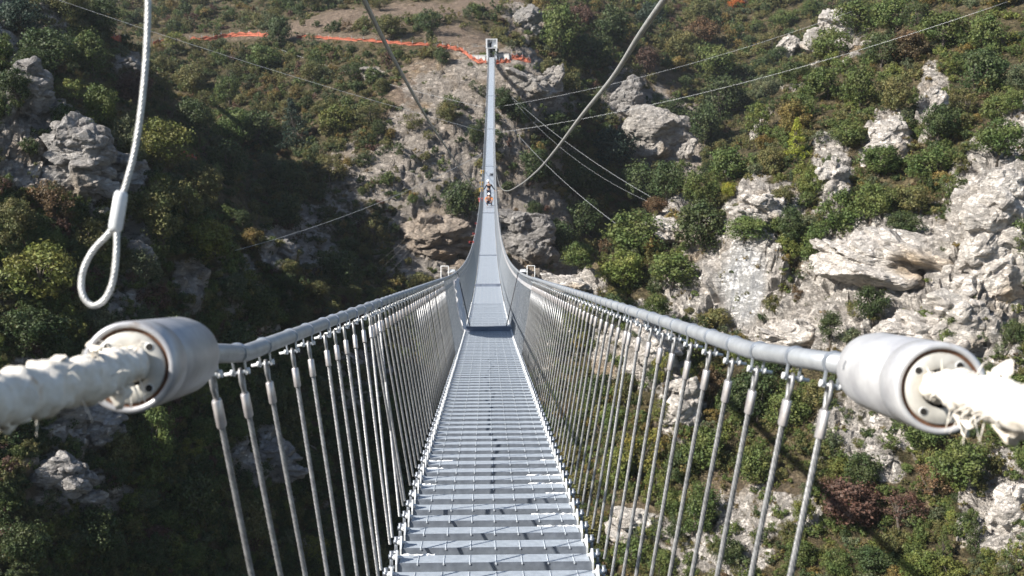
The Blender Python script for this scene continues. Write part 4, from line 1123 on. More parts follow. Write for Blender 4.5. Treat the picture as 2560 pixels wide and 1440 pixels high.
def sleeve_mesh():
    mb = MB()
    V = np.array([(math.cos(a) * .0105, math.sin(a) * .0165, z) for z in (-.104, -.107, -.163, -.166) for a in np.linspace(0, 2 * np.pi, 16, endpoint=False)])
    V[:16] *= (.9, .9, 1); V[48:] *= (.9, .9, 1)
    q = np.array([[r * 16 + i, r * 16 + (i + 1) % 16, (r + 1) * 16 + (i + 1) % 16, (r + 1) * 16 + i] for r in range(3) for i in range(16)])
    mb.add(V, [q], 0, True); mb.add(V[:16], [np.arange(16)[::-1][None]], 0); mb.add(V[48:], [np.arange(16)[None]], 0)
    return mb
def shackle_mesh():
    """strap bent over the rail cable, its two lugs and the cross bolt that carries the eye"""
    mb = MB()
    r = RAIL_R + .0022
    a = np.linspace(math.radians(-52), math.radians(232), 26)
    P = [(-.016, -.052), (-.015, -.036)] + []
    arc = [(math.cos(t) * r, math.sin(t) * r) for t in a]
    P = [(.0145, -.056), (.0145, -.036)] + arc + [(-.0145, -.036), (-.0145, -.056)]
    P = np.array(P); n = len(P)
    d = np.gradient(P, axis=0); nn = np.stack([d[:, 1], -d[:, 0]], 1); nn /= np.linalg.norm(nn, axis=1)[:, None]
    A, B = P + nn * .0018, P - nn * .0018
    V = []
    for y in (-.006, .006):
        for Q in (A, B): V += [(q[0], y, q[1]) for q in Q]
    V = np.array(V)
    def idx(y, l, i): return (y * 2 + l) * n + i
    q = []
    for i in range(n - 1):
        q += [[idx(0, 0, i), idx(0, 0, i + 1), idx(1, 0, i + 1), idx(1, 0, i)], [idx(0, 1, i), idx(1, 1, i), idx(1, 1, i + 1), idx(0, 1, i + 1)],
              [idx(0, 0, i), idx(0, 1, i), idx(0, 1, i + 1), idx(0, 0, i + 1)], [idx(1, 0, i), idx(1, 0, i + 1), idx(1, 1, i + 1), idx(1, 1, i)]]
    mb.add(V, [np.array(q)], 0, False)
    mb.tube([(-.021, 0, -.048), (.040, 0, -.050)], .0046, 8, 1)
    mb.tube([(.017, 0, -.048), (.024, 0, -.048)], .0088, 6, 1)
    mb.tube([(-.023, 0, -.048), (-.017, 0, -.048)], .0088, 6, 1)
    return mb
W_NEAR = hanger_wire(6, 5, 11, 150).mesh("hanger", [M_WIRE])
W_MID = hanger_wire(0, 0, 0, 6).mesh("hanger", [M_WIRE])
SLV = sleeve_mesh().mesh("sleeve", [M_SLEEVE]); SHK = shackle_mesh().mesh("shackle", [M_SHACKLE, M_BRACKET])
def rail_at_bearing(sd, px):
    """point of the rail cable at a measured bearing from the near bridge head"""
    P = RAILPTS[sd]; d = np.linalg.norm(np.diff(P, axis=0), axis=1); c = np.concatenate([[0], np.cumsum(d)])
    u = np.linspace(0, c[60], 6000)
    Q = np.stack([np.interp(u, c, P[:, k]) for k in range(3)], 1)
    x = to_px(Q)[0]
    return Q[int(np.argmin(np.abs(x - px)))]
TOPS = {1: [2088, 1990, 1900, 1838, 1781, 1733, 1692, 1662, 1632, 1606, 1582], -1: [518, 592, 657, 725, 766, 808, 832, 856, 880, 902, 921, 944]}
def hanger_frame(i, sd, js=0.0, jb=0.0):
    s = S0 + i * PITCH_T + .036
    k = i - I0 - (1 if sd < 0 else 0)
    top = rail_at_bearing(sd, TOPS[sd][k]) if 0 <= k < len(TOPS[sd]) else rail_near(s + js, sd)
    o, x, t, z = fr(s + jb)
    foot = o + x * sd * (HALF_D + .032) + z * .05
    d = top - foot; L = np.linalg.norm(d); zz = d / L
    xx = unit(x * sd - zz * np.dot(x * sd, zz)); yy = np.cross(zz, xx)
    return frame(xx, yy, zz * (L / HL), top)
JIT = {}
rngj = random.Random(11)
I0 = -6
for sd in (1, -1):
    for i in range(I0, I0 + 50):
        if sd < 0 and i == I0: continue
        js = rngj.gauss(0, .012 if sd > 0 else .05); jb = 0
        if sd < 0 and i in (I0 + 9, I0 + 11, I0 + 14): jb = -.16
        M = hanger_frame(i, sd, js, jb)
        h = bpart("hanger", W_NEAR if i < I0 + 26 else W_MID, None, M)
        link("sleeve", SLV, h); link("shackle", SHK, h)
mb = MB()
for sd in (1, -1):
    for i in range(I0 + 50, N_T - 2):
        s = S0 + i * PITCH_T
        top = rail_pt(s + rngj.gauss(0, .015), sd); o, x, t, z = fr(s)
        foot = o + x * sd * (HALF_D + .03) + z * .03
        mb.tube([top, foot], .0053, 4 if i < 160 else 3, 0, False, False)
        d = unit(foot - top)
        mb.tube([top + d * .105, top + d * .165], .013, 5 if i < 160 else 3, 1, False, False)
        if i < 220: mb.tube([top - t * .007, top + t * .007], RAIL_R + .0035, 8, 1, False, False)
M_WIRE_FAR = metal("far_wire_rope", (0.17, 0.19, 0.22), (0.30, 0.325, 0.36), 0.42, 0.4, 40)  # darker, bluer rope tone for the far hangers
M_SLEEVE_FAR = metal("far_sleeve", (0.36, 0.36, 0.38), (0.50, 0.50, 0.52), 0.4, 0.4, 40)  # darker, greyer sleeve tone for the far hangers
bpart("hanger", mb, [M_WIRE_FAR, M_SLEEVE_FAR])["kind"] = "stuff"

# cross beams under the walkway, every seventeen metres or so
for k, Zb in enumerate((22.4, 40.0, 58.0, 88.0, 124.0, 154.0, 181.0)):
    s = s_of_Z(Zb); o, x, t, z = fr(s); M = frame(x, t, z, o)
    wide = HALF_D + .015 if k < 2 else .62 if k == 2 else .84
    hgt = .115 if k < 2 else .06
    c = MB().box((0, 0, hgt / 2 - .02 + (.012 if k > 1 else .0)), (2 * wide, .09, hgt), 0)
    c.box((0, .0, -.11), (1.8, .1, .1), 0)
    b_ = bpart("cross_beam", c, [M_BEAM if k < 2 else M_PLATE], M)
    if k == 0:
        for sd in (-1, 1):
            g = MB(); xf = sd * .86; w2 = .075; r_ = .0075
            for yy in (0,):
                g.tube([(xf - w2, yy, -.1), (xf - w2, yy, 1.30), (xf - w2 + .004, yy, 1.306), (xf + w2 - .004, yy, 1.306), (xf + w2, yy, 1.30), (xf + w2, yy, -.1)], r_, 4, 0)
            g.tube([(xf - w2, 0, 1.0), (xf + w2, 0, 1.0)], .008, 4, 0)
            link("outrigger_frame", g.mesh("outrigger_frame", [M_WHITE]), b_)
            st = MB().tube([(sd * (HALF_R - .01), .75, RAIL_H + .01), (sd * (HALF_D - .09), .45, .02)], .011, 6, 0)
            link("diagonal_strap", st.mesh("diagonal_strap", [M_DARK]), b_)
            ar = MB().tube([(sd * HALF_R, .05, RAIL_H + .02), (sd * .8, .02, RAIL_H - .01)], .022, 6, 0)
            ar.box((sd * .71, .06, RAIL_H + .035), (.10, .07, .035), 0)
            link("rail_clamp", ar.mesh("rail_clamp", [M_BRACKET]), b_)

# rag wrapped tails of the rail cables, in front of the sockets
def rag(sd, path, radii, seed, label, flaps):
    rng = np.random.default_rng(seed)
    root = empty("cloth_wrap", path[0])
    tag(root, label, "rag wrap", "rag wrapped cable tails")
    T = Matrix.Translation(-Vector(path[0]))
    pts = spline(path, 110); n = len(pts)
    rad = np.interp(np.linspace(0, 1, n), np.linspace(0, 1, len(radii)), radii)
    mb = MB().tube(pts, rad, 40)
    V = np.concatenate(mb.v)
    ax = np.repeat(pts, 40, 0); dirv = V - ax; rr = np.linalg.norm(dirv, axis=1)[:, None]; u = dirv / rr
    k = np.repeat(np.linspace(0, 1, n), 40)
    L = np.linalg.norm(path[-1] - path[0])
    a = np.tile(np.linspace(0, 2 * np.pi, 40, endpoint=False), n)
    wrap = np.abs(((k * L / .045 + a / (2 * np.pi)) % 1) - .5) * 2          # edge of each turn of the cloth
    turn = np.floor(k * L / .045 + a / (2 * np.pi))
    lift = vnoise(np.stack([turn * 3.1, 0 * turn, 0 * turn], 1), seed) * .006
    dsp = lift + .004 * (wrap > .82) + (fbm(V * 45, 4, seed) - .5) * .014 + (fbm(V * 16, 2, seed + 4) - .5) * .012
    dsp = dsp - dsp.mean()
    mb.v = [V + u * dsp[:, None]]
    link("wrapped_cloth", mb.mesh("wrapped_cloth", [M_RAG]), root, T)
    fr_ = MB()
    for _ in range(46):                                  # frayed threads
        i = int(rng.uniform(.02, .85) * (n - 1)); ta = unit(pts[min(i + 3, n - 1)] - pts[max(i - 3, 0)])
        d = unit(np.cross(ta, rng.normal(size=3))); L_ = rng.uniform(.012, .045)
        p0 = pts[i] + d * rad[i] * .9; w_ = rng.normal(size=3) * .008
        fr_.tube([p0, p0 + d * L_ * .5 + w_ * .5, p0 + d * L_ * .8 + w_ + np.array((0, 0, -.35 * L_))], [.0012, .0009, .0004], 4, 0, False)
    link("frayed_thread", fr_.mesh("frayed_thread", [M_RAG]), root, T)["kind"] = "stuff"
    for (k0, ang, ln, wd, dr) in flaps:
        i = int(k0 * (n - 1)); base = pts[i]; d = np.array(dr, float)
        ta = unit(pts[min(i + 3, n - 1)] - pts[max(i - 3, 0)])
        m1, m2 = 10, 8
        G = []
        for p in range(m1):
            for q in range(m2):
                f_ = p / (m1 - 1); g_ = q / (m2 - 1) - .5
                wob = (vnoise(np.array([[p * .6, q * .7, seed + k0 * 9]]), 3)[0] - .5)
                G.append(base + unit(d) * (rad[i] * .8 + f_ * ln * (1 - .9 * abs(g_) + .9 * wob)) + ta * g_ * wd * (1 - .45 * f_) + np.cross(ta, unit(d)) * (wob * .022 + .012 * f_ * math.sin(f_ * 4)))
        G = np.array(G)
        q = np.array([[p * m2 + r, p * m2 + r + 1, (p + 1) * m2 + r + 1, (p + 1) * m2 + r] for p in range(m1 - 1) for r in range(m2 - 1)])
        G2 = G + np.cross(ta, unit(d)) * .003
        fb = MB().add(G, [q], 0, True).add(G2, [q[:, ::-1]], 0, True)
        link("loose_flap", fb.mesh("loose_flap", [M_RAG]), root, T)
rag(-1, [W(346, 906, 1.83), W(330, 908, 1.795), W(281, 922, 1.73), W(234, 946, 1.66), W(125, 965, 1.51), W(0, 995, 1.38), W(-160, 1030, 1.24)], (.024, .027, .030, .034, .033, .032, .033), 5,
    "pale rag wrapped cable tail coming out of the shaded cable socket", [(.10, 0, .055, .03, (-.95, 0, .45)), (.62, 0, .022, .07, (0, -.3, 1)), (.48, 0, .03, .03, (.1, -.2, 1)), (.30, 0, .04, .04, (.1, -.3, -1)), (.8, 0, .02, .09, (0, -.3, -1))])
rag(1, [W(2325, 966, 1.83), W(2345, 970, 1.79), W(2397, 976, 1.72), W(2435, 990, 1.66), W(2475, 999, 1.6), W(2513, 1008, 1.55), W(2570, 1026, 1.47), W(2720, 1055, 1.34)], (.019, .023, .028, .0275, .029, .029, .033, .036), 9,
    "bleached rag wrapped cable tail with torn flaps by the bright cable socket", [(.33, 0, .042, .05, (.1, -.2, -1)), (.55, 0, .034, .06, (.5, -.1, 1)), (.75, 0, .03, .12, (0, -.4, -1))])

# hanging sling with a swaged eye
def sling():
    Z = 1.95
    root = empty("cable_sling", W(372, -160, Z))
    tag(root, "hanging steel cable ending in a swaged teardrop eye", "cable")
    T = Matrix.Translation(-Vector(W(372, -160, Z)))
    main = spline([W(x, y, Z) for x, y in ((374, -160), (371, -40), (369, 60), (363, 170), (352, 280), (336, 380), (318, 450), (306, 490))], 260)
    def rope(pts, r=.0078, lay=.05):
        n = len(pts); mb = MB()
        t = np.gradient(pts, axis=0); t /= np.linalg.norm(t, axis=1)[:, None]
        a = np.cross(t, (0, 1, 0)); a /= np.linalg.norm(a, axis=1)[:, None]; b = np.cross(t, a)
        s = np.concatenate([[0], np.cumsum(np.linalg.norm(np.diff(pts, axis=0), axis=1))])
        for k in range(6):
            th = s / lay * 2 * np.pi + k * np.pi / 3
            mb.tube(pts + .0028 * (np.cos(th)[:, None] * a + np.sin(th)[:, None] * b), .0030, 6, 0, True)
        return mb
    link("wire_rope", rope(main).mesh("wire_rope", [M_WIRE_L]), root, T)
    eye = spline([W(x, y, Z + dz) for x, y, dz in ((290, 560, 0), (268, 588, .002), (236, 622, .004), (212, 664, .004), (203, 708, .003), (210, 744, 0), (232, 764, -.002), (258, 752, -.004), (276, 722, -.005), (286, 682, -.005), (291, 630, -.004), (292, 580, -.002), (293, 560, -.001))], 200)
    link("eye_loop", rope(eye).mesh("eye_loop", [M_WIRE_L]), root, T)
    p0, p1 = W(304, 478, Z), W(287, 578, Z)
    d = p1 - p0
    sl_ = MB().tube([p0, p0 + d * .06, p0 + d * .2, p0 + d * .9, p1], [.0085, .011, .012, .012, .0095], 16, 0)
    link("sleeve", sl_.mesh("sleeve", [M_BRACKET]), root, T)
M_WIRE_L = metal("pale_wire_rope", (0.38, 0.38, 0.37), (0.60, 0.60, 0.58), 0.42, 0.4, 60)
sling()

# two overhead cables sagging beside the walkway
def strand(name, pts, r, label, cat, m, group=None, n=160, seg=8):
    r *= .85
    o = MB().tube(spline(pts, n), r, seg).build(name, [m])
    tag(o, label, cat, group)
    return o
strand("overhead_cable", [W(*p) for p in ((850, -130, 6.2), (890, -40, 7.1), (910, 0, 7.6), (958, 98, 9.3), (1000, 176, 11.4), (1075, 308, 17), (1130, 390, 27), (1165, 443, 45), (1190, 470, 70), (1203, 455, 95), (1209, 410, 130), (1213, 350, 160), (1218, 270, 190), (1222, 200, 206))], .021,
       "slack overhead cable sweeping down to the walkway from beside the hanging sling", "cable", M_CABLE, "overhead cables")
strand("overhead_cable", [W(*p) for p in ((1790, -170, 4.6), (1700, -52, 5.5), (1660, 0, 6.0), (1596, 92, 6.9), (1530, 196, 8.3), (1452, 292, 11), (1385, 380, 15.5), (1340, 430, 22), (1300, 462, 33), (1270, 477, 52), (1255, 472, 75), (1246, 455, 100), (1240, 420, 130), (1238, 375, 160), (1237, 300, 192), (1238, 200, 207))], .021,
       "slack overhead cable sweeping down to the walkway from over the dark ravine", "cable", M_CABLE, "overhead cables")

# stay cables from the cross beams to the slopes
def straight(a, b, sag=0.0, n=24):
    k = np.linspace(0, 1, n)[:, None]
    p = a + (b - a) * k; p[:, 2] -= sag * 4 * (k * (1 - k))[:, 0]
    return p
STAYS = [((1214, 330, 154), (640, 165, 232), "w"), ((1214, 330, 154), (90, -20, 150), "stay cable running from the walkway to the shaded upper slope past the hanging sling", .6, .018),
 ((1240, 332, 154), (2520, 4, 118), "long stay cable climbing from the walkway across the ravine to the sunlit flank", 1.6, .014),
 ((1240, 268, 181), (2130, 28, 165), "upper stay cable from the walkway to the grey white crag", 1.4, .017),
 ((1238, 268, 181), (1552, 568, 127), "stay cable dropping from the walkway to the bushy spur", 1.2, .017),
 ((1272, 235, 205), (1684, 524, 133), "stay cable ending at the russet bush on the spur", 1.2, .017),
 ((1272, 237, 205), (1690, 532, 133), "thin twin of the stay cable ending at the russet bush", 2.6, .011),
 ((1208, 382, 124), (588, 626, 103), "stay cable from the walkway down to the shaded near flank", .9, .016),
 ((1208, 268, 181), (640, 100, 262), "faint stay cable reaching the orange netting", 1.0, .018)]
for st in STAYS:
    if st[2] == "w": continue
    a, b, lab, sag, r = st
    m = M_STAY
    o = MB().tube(straight(W(*a), W(*b), sag), r, 6).build("stay_cable", [m]); tag(o, lab, "stay cable", "stay cables of the footbridge")
for k, (a, b) in enumerate((((1205, 382, 124), (932, 690, 172)), ((1205, 384, 124), (950, 706, 172)), ((1200, 388, 124), (938, 662, 176)))):
    o = MB().tube(straight(W(*a), W(*b), .8), .014, 5).build("guy_wire", [M_GUY])
    tag(o, ("lowest of three thin guy wires by the rust stained cliff", "middle one of three thin guy wires by the rust stained cliff", "uppermost of three thin guy wires by the rust stained cliff")[k], "guy wire", "guy wires")
o = MB().tube(straight(W(1244, 478, 97), W(1262, 700, 84), .2), .012, 5).build("dropped_rope", [M_GUY]); tag(o, "thin rope hanging below the walkway in front of the layered cliff wall", "rope")

# ------------------------------------------------------------------ far bridge end: portal, parapets, orange netting
pe, xe, te, ze = fr(S_END - .3)
def far_end():
    root = empty("portal", pe)
    tag(root, "white walled portal with a dark opening at the far end of the bridge", "portal")
    yaw = math.atan2(xe[1], xe[0]); root.rotation_euler = (0, 0, yaw)
    leg = MB()
    for sd in (-1, 1): leg.box((sd * .86, .5, .55), (.3, 1.2, 2.3), 0)
    link("side_wall", leg.mesh("side_wall", [M_BOOTH]), root)
    hd = MB().box((-.96, .5, 2.6), (.26, 1.3, 1.8), 0).box((.98, .5, 2.6), (.22, 1.3, 1.8), 0).box((0, .5, 3.42), (1.7, 1.3, .16), 0).box((0, .5, 1.76), (1.7, 1.3, .12), 0).box((.30, .45, 2.6), (1.14, .1, 1.5), 0)
    link("head_box", hd.mesh("head_box", [M_BOOTH]), root)
    bk = MB().box((0, 1.12, 2.6), (1.8, .04, 1.6), 0).box((0, 1.16, .75), (1.5, .06, 2.0), 0).box((0, .9, -.12), (1.38, 2.2, .2), 0)
    link("back_panel", bk.mesh("back_panel", [M_SHEET]), root)
    # black pointed emblem in the opening
    em = MB(); y = .385
    V = np.array([(-.62, y, 2.55), (-.25, y, 2.70), (.02, y, 3.22), (.06, y, 2.62), (-.08, y, 2.48), (-.5, y, 2.44), (-.62, y + .02, 2.55), (-.25, y + .02, 2.70), (.02, y + .02, 3.22), (.06, y + .02, 2.62), (-.08, y + .02, 2.48), (-.5, y + .02, 2.44)])
    em.add(V, [np.array([[5, 4, 3, 2, 1, 0]])], 0).add(V, [np.array([[i, (i + 1) % 6, 6 + (i + 1) % 6, 6 + i] for i in range(6)])], 0)
    V = V.copy(); V2 = np.array([(-.42, y, 2.46), (-.05, y, 2.48), (.0, y, 2.02), (-.16, y, 1.86), (-.32, y, 1.92), (-.42, y, 2.1)])
    em.add(V2, [np.array([[5, 4, 3, 2, 1, 0]])], 0)
    link("emblem", em.mesh("emblem", [M_BLACK]), root)
far_end()
for (a, b, h, lab) in (((1180, 150), (1214, 150), 1.5, "low pale concrete parapet between the orange netting and the portal"), ((1243, 148), (1273, 147), 1.6, "low pale concrete parapet on the ravine side of the portal")):
    p, q = W(*a, 214), W(*b, 213)
    d = q - p; L = np.linalg.norm(d[:2]); c = (p + q) / 2
    mb = MB().box((0, 0, -.2), (L, .35, h + .6), 0).box((0, 0, h / 2 + .14), (L + .1, .5, .1), 0)
    o = mb.build("parapet", [M_CONCRETE]); o.location = c; o.rotation_euler = (0, 0, math.atan2(d[1], d[0])); tag(o, lab, "parapet")

NETS = [([(275, 100), (295, 106), (316, 112)], 1.5, "shaded end piece of orange netting on the far path"),
 ([(383, 112), (412, 107)], 1.3, "short orange netting seen behind the hanging sling"),
 ([(468, 106), (530, 103), (560, 95), (600, 92), (640, 92), (676, 96)], 1.5, "wavy orange netting left of the dark round tree by the path"),
 ([(735, 97), (790, 98), (830, 101), (880, 104), (930, 108), (985, 112), (1030, 116), (1085, 117)], 1.0, "long straight run of orange netting along the far path"),
 ([(1088, 120), (1120, 124), (1152, 131), (1172, 148), (1192, 162), (1220, 163)], 1.3, "orange netting stepping down from the path to the bridge end"),
 ([(1238, 161), (1256, 159), (1280, 157)], 1.2, "crumpled orange netting at the foot of the portal"),
 ([(1276, 148), (1300, 152), (1330, 160)], 1.5, "orange netting corner above the jagged pinnacle"),
 ([(436, 382), (462, 392), (492, 408)], 1.0, "scrap of orange netting among bushes on the shaded near flank")]
for k, (pl, hh, lab) in enumerate(NETS):
    P = []
    for a, b in zip(pl[:-1], pl[1:]):
        for t_ in np.linspace(0, 1, 6)[:-1]: P.append((a[0] + (b[0] - a[0]) * t_, a[1] + (b[1] - a[1]) * t_))
    P.append(pl[-1])
    G = []
    for a in P:
        g = hit(*a)
        if g is not None: G.append(g)
    G = np.array(G)
    if k in (5, 6): G = np.array([W(a[0], a[1], 208.5) for a in P])
    # keep the line smooth on the ground
    ker = np.ones(5) / 5
    if len(G) > 6:
        pad = np.pad(G, ((2, 2), (0, 0)), 'edge'); G = np.stack([np.convolve(pad[:, c], ker, 'valid') for c in range(3)], 1)
    rng = np.random.default_rng(k)
    root = empty("safety_netting", G[0]); tag(root, lab, "netting", "orange safety netting on the far side"); T = Matrix.Translation(-Vector(G[0]))
    n = len(G); rows = 6
    V = []
    for i, g in enumerate(G):
        for r in range(rows):
            f_ = r / (rows - 1)
            V.append(g + np.array((0, 0, .05 + hh * .85 * f_ * (1 - .45 * abs(math.sin(i * 1.1 + k)) * f_))) + rng.normal(size=3) * np.array((.05, .12, .03)))
    q = np.array([[i * rows + r, (i + 1) * rows + r, (i + 1) * rows + r + 1, i * rows + r + 1] for i in range(n - 1) for r in range(rows - 1)])
    nb = MB().add(np.array(V), [q], 0, False).add(np.array(V) + np.array((0, .03, 0)), [q[:, ::-1]], 0, False)
    link("net", nb.mesh("net", [M_ORANGE]), root, T)
    for i in range(0, n, 3):
        link("post", MB().tube([G[i] + (0, -.05, -.4), G[i] + (0, -.05, hh + .15)], .03, 6).mesh("post", [M_NUT]), root, T)

# ------------------------------------------------------------------ workers, buckets and tapes on the bridge
def skin_body(name, joints, bones, m, parent, sub=1):
    me = bpy.data.meshes.new(name)
    me.from_pydata([j[:3] for j in joints], bones, [])
    o = link(name, me, parent); me.materials.append(m)
    md = o.modifiers.new("skin", 'SKIN'); md.use_smooth_shade = True
    for v, j in zip(me.skin_vertices[0].data, joints):
        v.radius = (j[3], j[4] if len(j) > 4 else j[3])
    me.skin_vertices[0].data[0].use_root = True
    sb = o.modifiers.new("sub", 'SUBSURF'); sb.levels = sub; sb.render_levels = sub
    return o
def helmet(parent, c, m):
    mb = MB().lathe([(.145, -.005), (.148, .0), (.122, .012), (.118, .05), (.10, .095), (.06, .125), (.001, .135)], 20, Matrix.Translation(c), 0)
    mb.box((c[0], c[1] - .135, c[2] + .004), (.16, .07, .012), 0)
    link("helmet", mb.mesh("helmet", [m]), parent)
def head(parent, c):
    V, Fc = icosphere(2)
    P = V * np.array((.078, .098, .118)) + np.array(c)
    P[:, 1] -= np.exp(-((V[:, 0] / .22) ** 2 + (V[:, 2] + .05) ** 2 / .06)) * (V[:, 1] < 0) * .018
    mb = MB().add(P, [Fc], 0, True)
    for sx in (-1, 1): mb.add(V * np.array((.014, .028, .034)) + np.array((c[0] + sx * .08, c[1], c[2] - .01)), [Fc], 0, True)
    for sx in (-1, 1): mb.add(V * np.array((.014, .008, .009)) + np.array((c[0] + sx * .03, c[1] - .09, c[2] + .012)), [Fc], 1, True)
    mb.add(V * np.array((.026, .006, .007)) + np.array((c[0], c[1] - .094, c[2] - .055)), [Fc], 2, True)
    link("head", mb.mesh("head", [M_SKIN, M_BLACK, M_RED]), parent)
def hand_j(base, d, s):
    return base
def worker_standing():
    o, x, t, z = fr(s_of_Z(97.0))
    r = empty("person", o + x * .02 + z * .0); r.rotation_euler = (0, 0, .25)
    tag(r, "person in dark shirt and white helmet standing on the walkway with arms held out", "person", "workers on the bridge")
    # one body from feet to neck and hands
    J = [(0, 0, .95, .14, .11), (0, -.01, 1.18, .13, .1), (0, -.02, 1.40, .17, .105), (0, -.03, 1.52, .06, .06), (0, -.03, 1.60, .055, .055),
         (-.2, -.02, 1.42, .065), (-.36, -.03, 1.17, .05), (-.50, -.08, .98, .036), (-.53, -.10, .92, .035), (.2, -.02, 1.42, .065), (.36, -.03, 1.17, .05), (.52, -.06, .95, .036), (.55, -.08, .89, .035),
         (-.1, 0, .90, .1), (-.12, -.02, .50, .07), (-.12, .02, .08, .05), (-.13, -.12, .04, .045), (.1, 0, .90, .1), (.12, -.02, .50, .07), (.12, .02, .08, .05), (.13, -.12, .04, .045)]
    B = [(0, 1), (1, 2), (2, 3), (3, 4), (2, 5), (5, 6), (6, 7), (7, 8), (2, 9), (9, 10), (10, 11), (11, 12), (0, 13), (13, 14), (14, 15), (15, 16), (0, 17), (17, 18), (18, 19), (19, 20)]
    skin_body("body", J, B, M_SKIN, r)
    g = 1.13
    sh = [0, 1, 2, 5, 6, 7, 9, 10, 11]
    JS = [tuple(J[k][:3]) + tuple(v * g for v in J[k][3:]) for k in sh]
    skin_body("shirt", JS, [(0, 1), (1, 2), (2, 3), (3, 4), (4, 5), (2, 6), (6, 7), (7, 8)], M_BLACKCLOTH, r)
    tr = [0, 13, 14, 15, 17, 18, 19]
    JT = [tuple(J[k][:3]) + tuple(v * 1.14 for v in J[k][3:]) for k in tr]
    skin_body("trousers", JT, [(0, 1), (1, 2), (2, 3), (0, 4), (4, 5), (5, 6)], M_NAVY, r)
    head(r, (-.06, -.06, 1.70)); helmet(r, (-.065, -.06, 1.745), M_HELMET)
    for sx in (-1, 1):
        for k in range(4):
            bx = (.54 + .012 * k) * sx
            link("finger", MB().tube([(bx, -.09 - .012 * k, .90), (bx + .02 * sx, -.10 - .015 * k, .84), (bx + .01 * sx, -.11 - .015 * k, .80 + .01 * k)], [.011, .010, .007], 6).mesh("finger", [M_SKIN]), r)
def worker_crouching():
    o, x, t, z = fr(s_of_Z(93.5))
    r = empty("person", o + x * .06); r.rotation_euler = (0, 0, -.1)
    tag(r, "person in orange vest and white helmet crouching on the walkway over a tool", "person", "workers on the bridge")
    J = [(0, .12, .34, .15, .12), (0, .02, .54, .14, .1), (0, -.10, .74, .17, .11), (0, -.16, .83, .06), (0, -.18, .88, .055),
         (-.21, -.12, .72, .066), (-.33, -.25, .52, .05), (-.20, -.40, .38, .036), (-.17, -.45, .34, .034), (.21, -.12, .72, .066), (.33, -.25, .52, .05), (.16, -.40, .36, .036), (.12, -.45, .33, .034),
         (-.12, .06, .30, .11), (-.19, -.26, .36, .075), (-.16, .04, .07, .05), (-.17, -.10, .04, .045), (.12, .06, .30, .11), (.20, -.26, .36, .075), (.17, .04, .07, .05), (.18, -.10, .04, .045)]
    B = [(0, 1), (1, 2), (2, 3), (3, 4), (2, 5), (5, 6), (6, 7), (7, 8), (2, 9), (9, 10), (10, 11), (11, 12), (0, 13), (13, 14), (14, 15), (15, 16), (0, 17), (17, 18), (18, 19), (19, 20)]
    skin_body("body", J, B, M_SKIN, r)
    JS = [tuple(J[k][:3]) + tuple(v * 1.2 for v in J[k][3:]) for k in (0, 1, 2, 5, 6, 9, 10)]
    skin_body("vest", JS, [(0, 1), (1, 2), (2, 3), (3, 4), (2, 5), (5, 6)], M_VEST, r)
    JT = [tuple(J[k][:3]) + tuple(v * 1.16 for v in J[k][3:]) for k in (0, 13, 14, 15, 17, 18, 19)]
    skin_body("trousers", JT, [(0, 1), (1, 2), (2, 3), (0, 4), (4, 5), (5, 6)], M_NAVY, r)
    head(r, (0, -.25, .96)); helmet(r, (0, -.24, 1.0), M_HELMET)
worker_standing(); worker_crouching()

def bucket(s, sd, m, label, size=1.0, drop=.28):
    p = rail_pt(s, sd); r = empty("bucket", p + np.array((-.02 * sd * -1, -.03, -drop)))
    tag(r, label, "bucket", "buckets hung on the rail")
    b = MB().lathe([(.001, 0), (.10, 0), (.105, .01), (.155, .26), (.165, .262), (.165, .275), (.148, .272), (.098, .02), (.001, .018)], 20)
    o = link("pail", b.mesh("pail", [m]), r); o.scale = (size,) * 3
    a = np.linspace(0, np.pi, 14)
    h_ = MB().tube(np.stack([.16 * np.cos(a), 0 * a, .26 + .13 * np.sin(a)], 1), .008, 5)
    o = link("handle", h_.mesh("handle", [M_NUT]), r); o.scale = (size,) * 3
for Zb, m, lab, dr in ((112.0, M_YELLOW, "yellow bucket on the rail beyond the standing worker", .35), (103.0, M_YELLOW, "yellow bucket on the rail beside the standing worker's shoulder", .45), (98.5, M_YELLOW, "yellow bucket on the rail below the standing worker's hand", .5),
                   (92.0, M_RED, "red bucket on the rail beside the crouching worker", .7)):
    bucket(s_of_Z(Zb), -1, m, lab, 1.15, dr)
for Zb, lab, sz in ((57.0, "middle one of three small red tapes on the rail", .3), (66.0, "tiny red tape on the rail nearest the crouching worker", .2), (49.5, "largest red tape, tied to the rail nearest the outrigger frames", .5)):
    p = rail_pt(s_of_Z(Zb), -1); rng = np.random.default_rng(int(Zb))
    mb = MB().lathe([(RAIL_R + .004, -.05), (RAIL_R + .008, -.02), (RAIL_R + .005, .05)], 12, frame((1, 0, 0), (0, 0, 1), (0, -1, 0), (0, 0, 0)))
    for k in range(3):
        a = rng.uniform(-.6, .6); L = .22 * sz + .06
        pts = np.array([(0, 0, .02), (-.05 - .1 * sz * k / 2, -.01, .05 * sz + .02), (-.12 * sz - .06, -.02 * k, .04 + .10 * sz * math.sin(a))])
        mb.box(pts[1], (L, .01, .08 * sz + .03), 0, np.array(((math.cos(a), 0, math.sin(a)), (0, 1, 0), (-math.sin(a), 0, math.cos(a)))))
    o = mb.build("red_tape", [M_RED]); o.location = p; tag(o, lab, "tape", "red tapes on the rail")

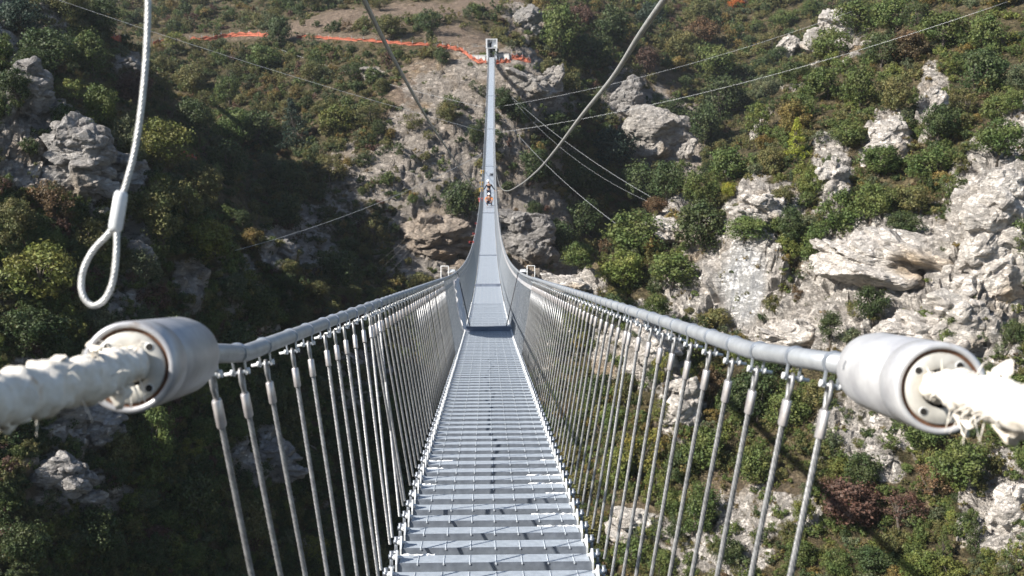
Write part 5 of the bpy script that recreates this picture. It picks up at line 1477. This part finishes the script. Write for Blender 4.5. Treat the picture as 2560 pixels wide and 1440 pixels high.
def tool():
    """dark cable puller standing on the walkway beyond the workers"""
    o, x, t, z = fr(s_of_Z(116.0)); r = empty("lifting_tool", o + x * .22); r.rotation_euler = (0, 0, .3)
    tag(r, "dark hand winch with spread feet on the walkway beyond the yellow buckets", "winch")
    link("drum", MB().tube([(-.12, 0, .22), (.12, 0, .22)], [.13, .13], 16).mesh("drum", [M_DARK]), r)
    fb = MB()
    for sx in (-1, 1):
        fb.tube([(sx * .14, -.2, .02), (sx * .14, 0, .40), (sx * .14, .2, .02)], .025, 6)
    link("frame", fb.mesh("frame", [M_BEAM]), r)
    link("crank", MB().tube([(.14, 0, .22), (.22, 0, .22), (.22, -.05, .46), (.32, -.05, .46)], .018, 6).mesh("crank", [M_NUT]), r)
tool()

# pale plastic sheet tied inside the hangers beyond the first cross beam
def sheet():
    s0, s1 = s_of_Z(20.2), s_of_Z(23.6)
    n1, n2 = 22, 26; V = []
    for i in range(n1):
        s = s0 + (s1 - s0) * i / (n1 - 1)
        top = rail_pt(s, -1); o, x, t, z = fr(s); foot = o - x * (HALF_D + .02)
        for k in range(n2):
            f_ = .09 + .86 * k / (n2 - 1)
            if i < 8: f_ = .09 + (.35 + .5 * (i / 8) ** .5) * k / (n2 - 1)
            p = top + (foot - top) * f_ + x * (.028 + .02 * math.sin(i * 1.3 + k * .15) * f_ + .012 * math.sin(k * .7 + i * .4))
            V.append(p)
    q = np.array([[i * n2 + k, (i + 1) * n2 + k, (i + 1) * n2 + k + 1, i * n2 + k + 1] for i in range(n1 - 1) for k in range(n2 - 1)])
    V = np.array(V)
    o = MB().add(V, [q], 0, True).add(V + np.array((-.004, 0, 0)), [q[:, ::-1]], 0, True).build("plastic_sheet", [M_SHEET])
    tag(o, "pale plastic sheet hanging from the rail inside the hangers by the first cross beam", "sheet")
sheet()

# ------------------------------------------------------------------ the air in the gorge
def haze():
    m = bpy.data.materials.new("haze"); m.use_nodes = True; nt = m.node_tree; nt.nodes.clear()
    out = nt.nodes.new("ShaderNodeOutputMaterial"); v = nt.nodes.new("ShaderNodeVolumePrincipled")
    v.inputs["Color"].default_value = (0.80, 0.87, 0.96, 1)
    v.inputs["Density"].default_value = 0.00012
    v.inputs["Anisotropy"].default_value = 0.2
    nt.links.new(v.outputs[0], out.inputs["Volume"])
    lo, hi = TP.min(0), TP.max(0)
    top = max(hi[2], 30) + 12
    c = ((lo[0] + hi[0]) / 2, (hi[1] - 12) / 2, (lo[2] - 6 + top) / 2)
    o = MB().box(c, (hi[0] - lo[0] + 40, hi[1] + 40, top - lo[2] + 6)).build("haze", [m])
    o["kind"] = "stuff"
haze()
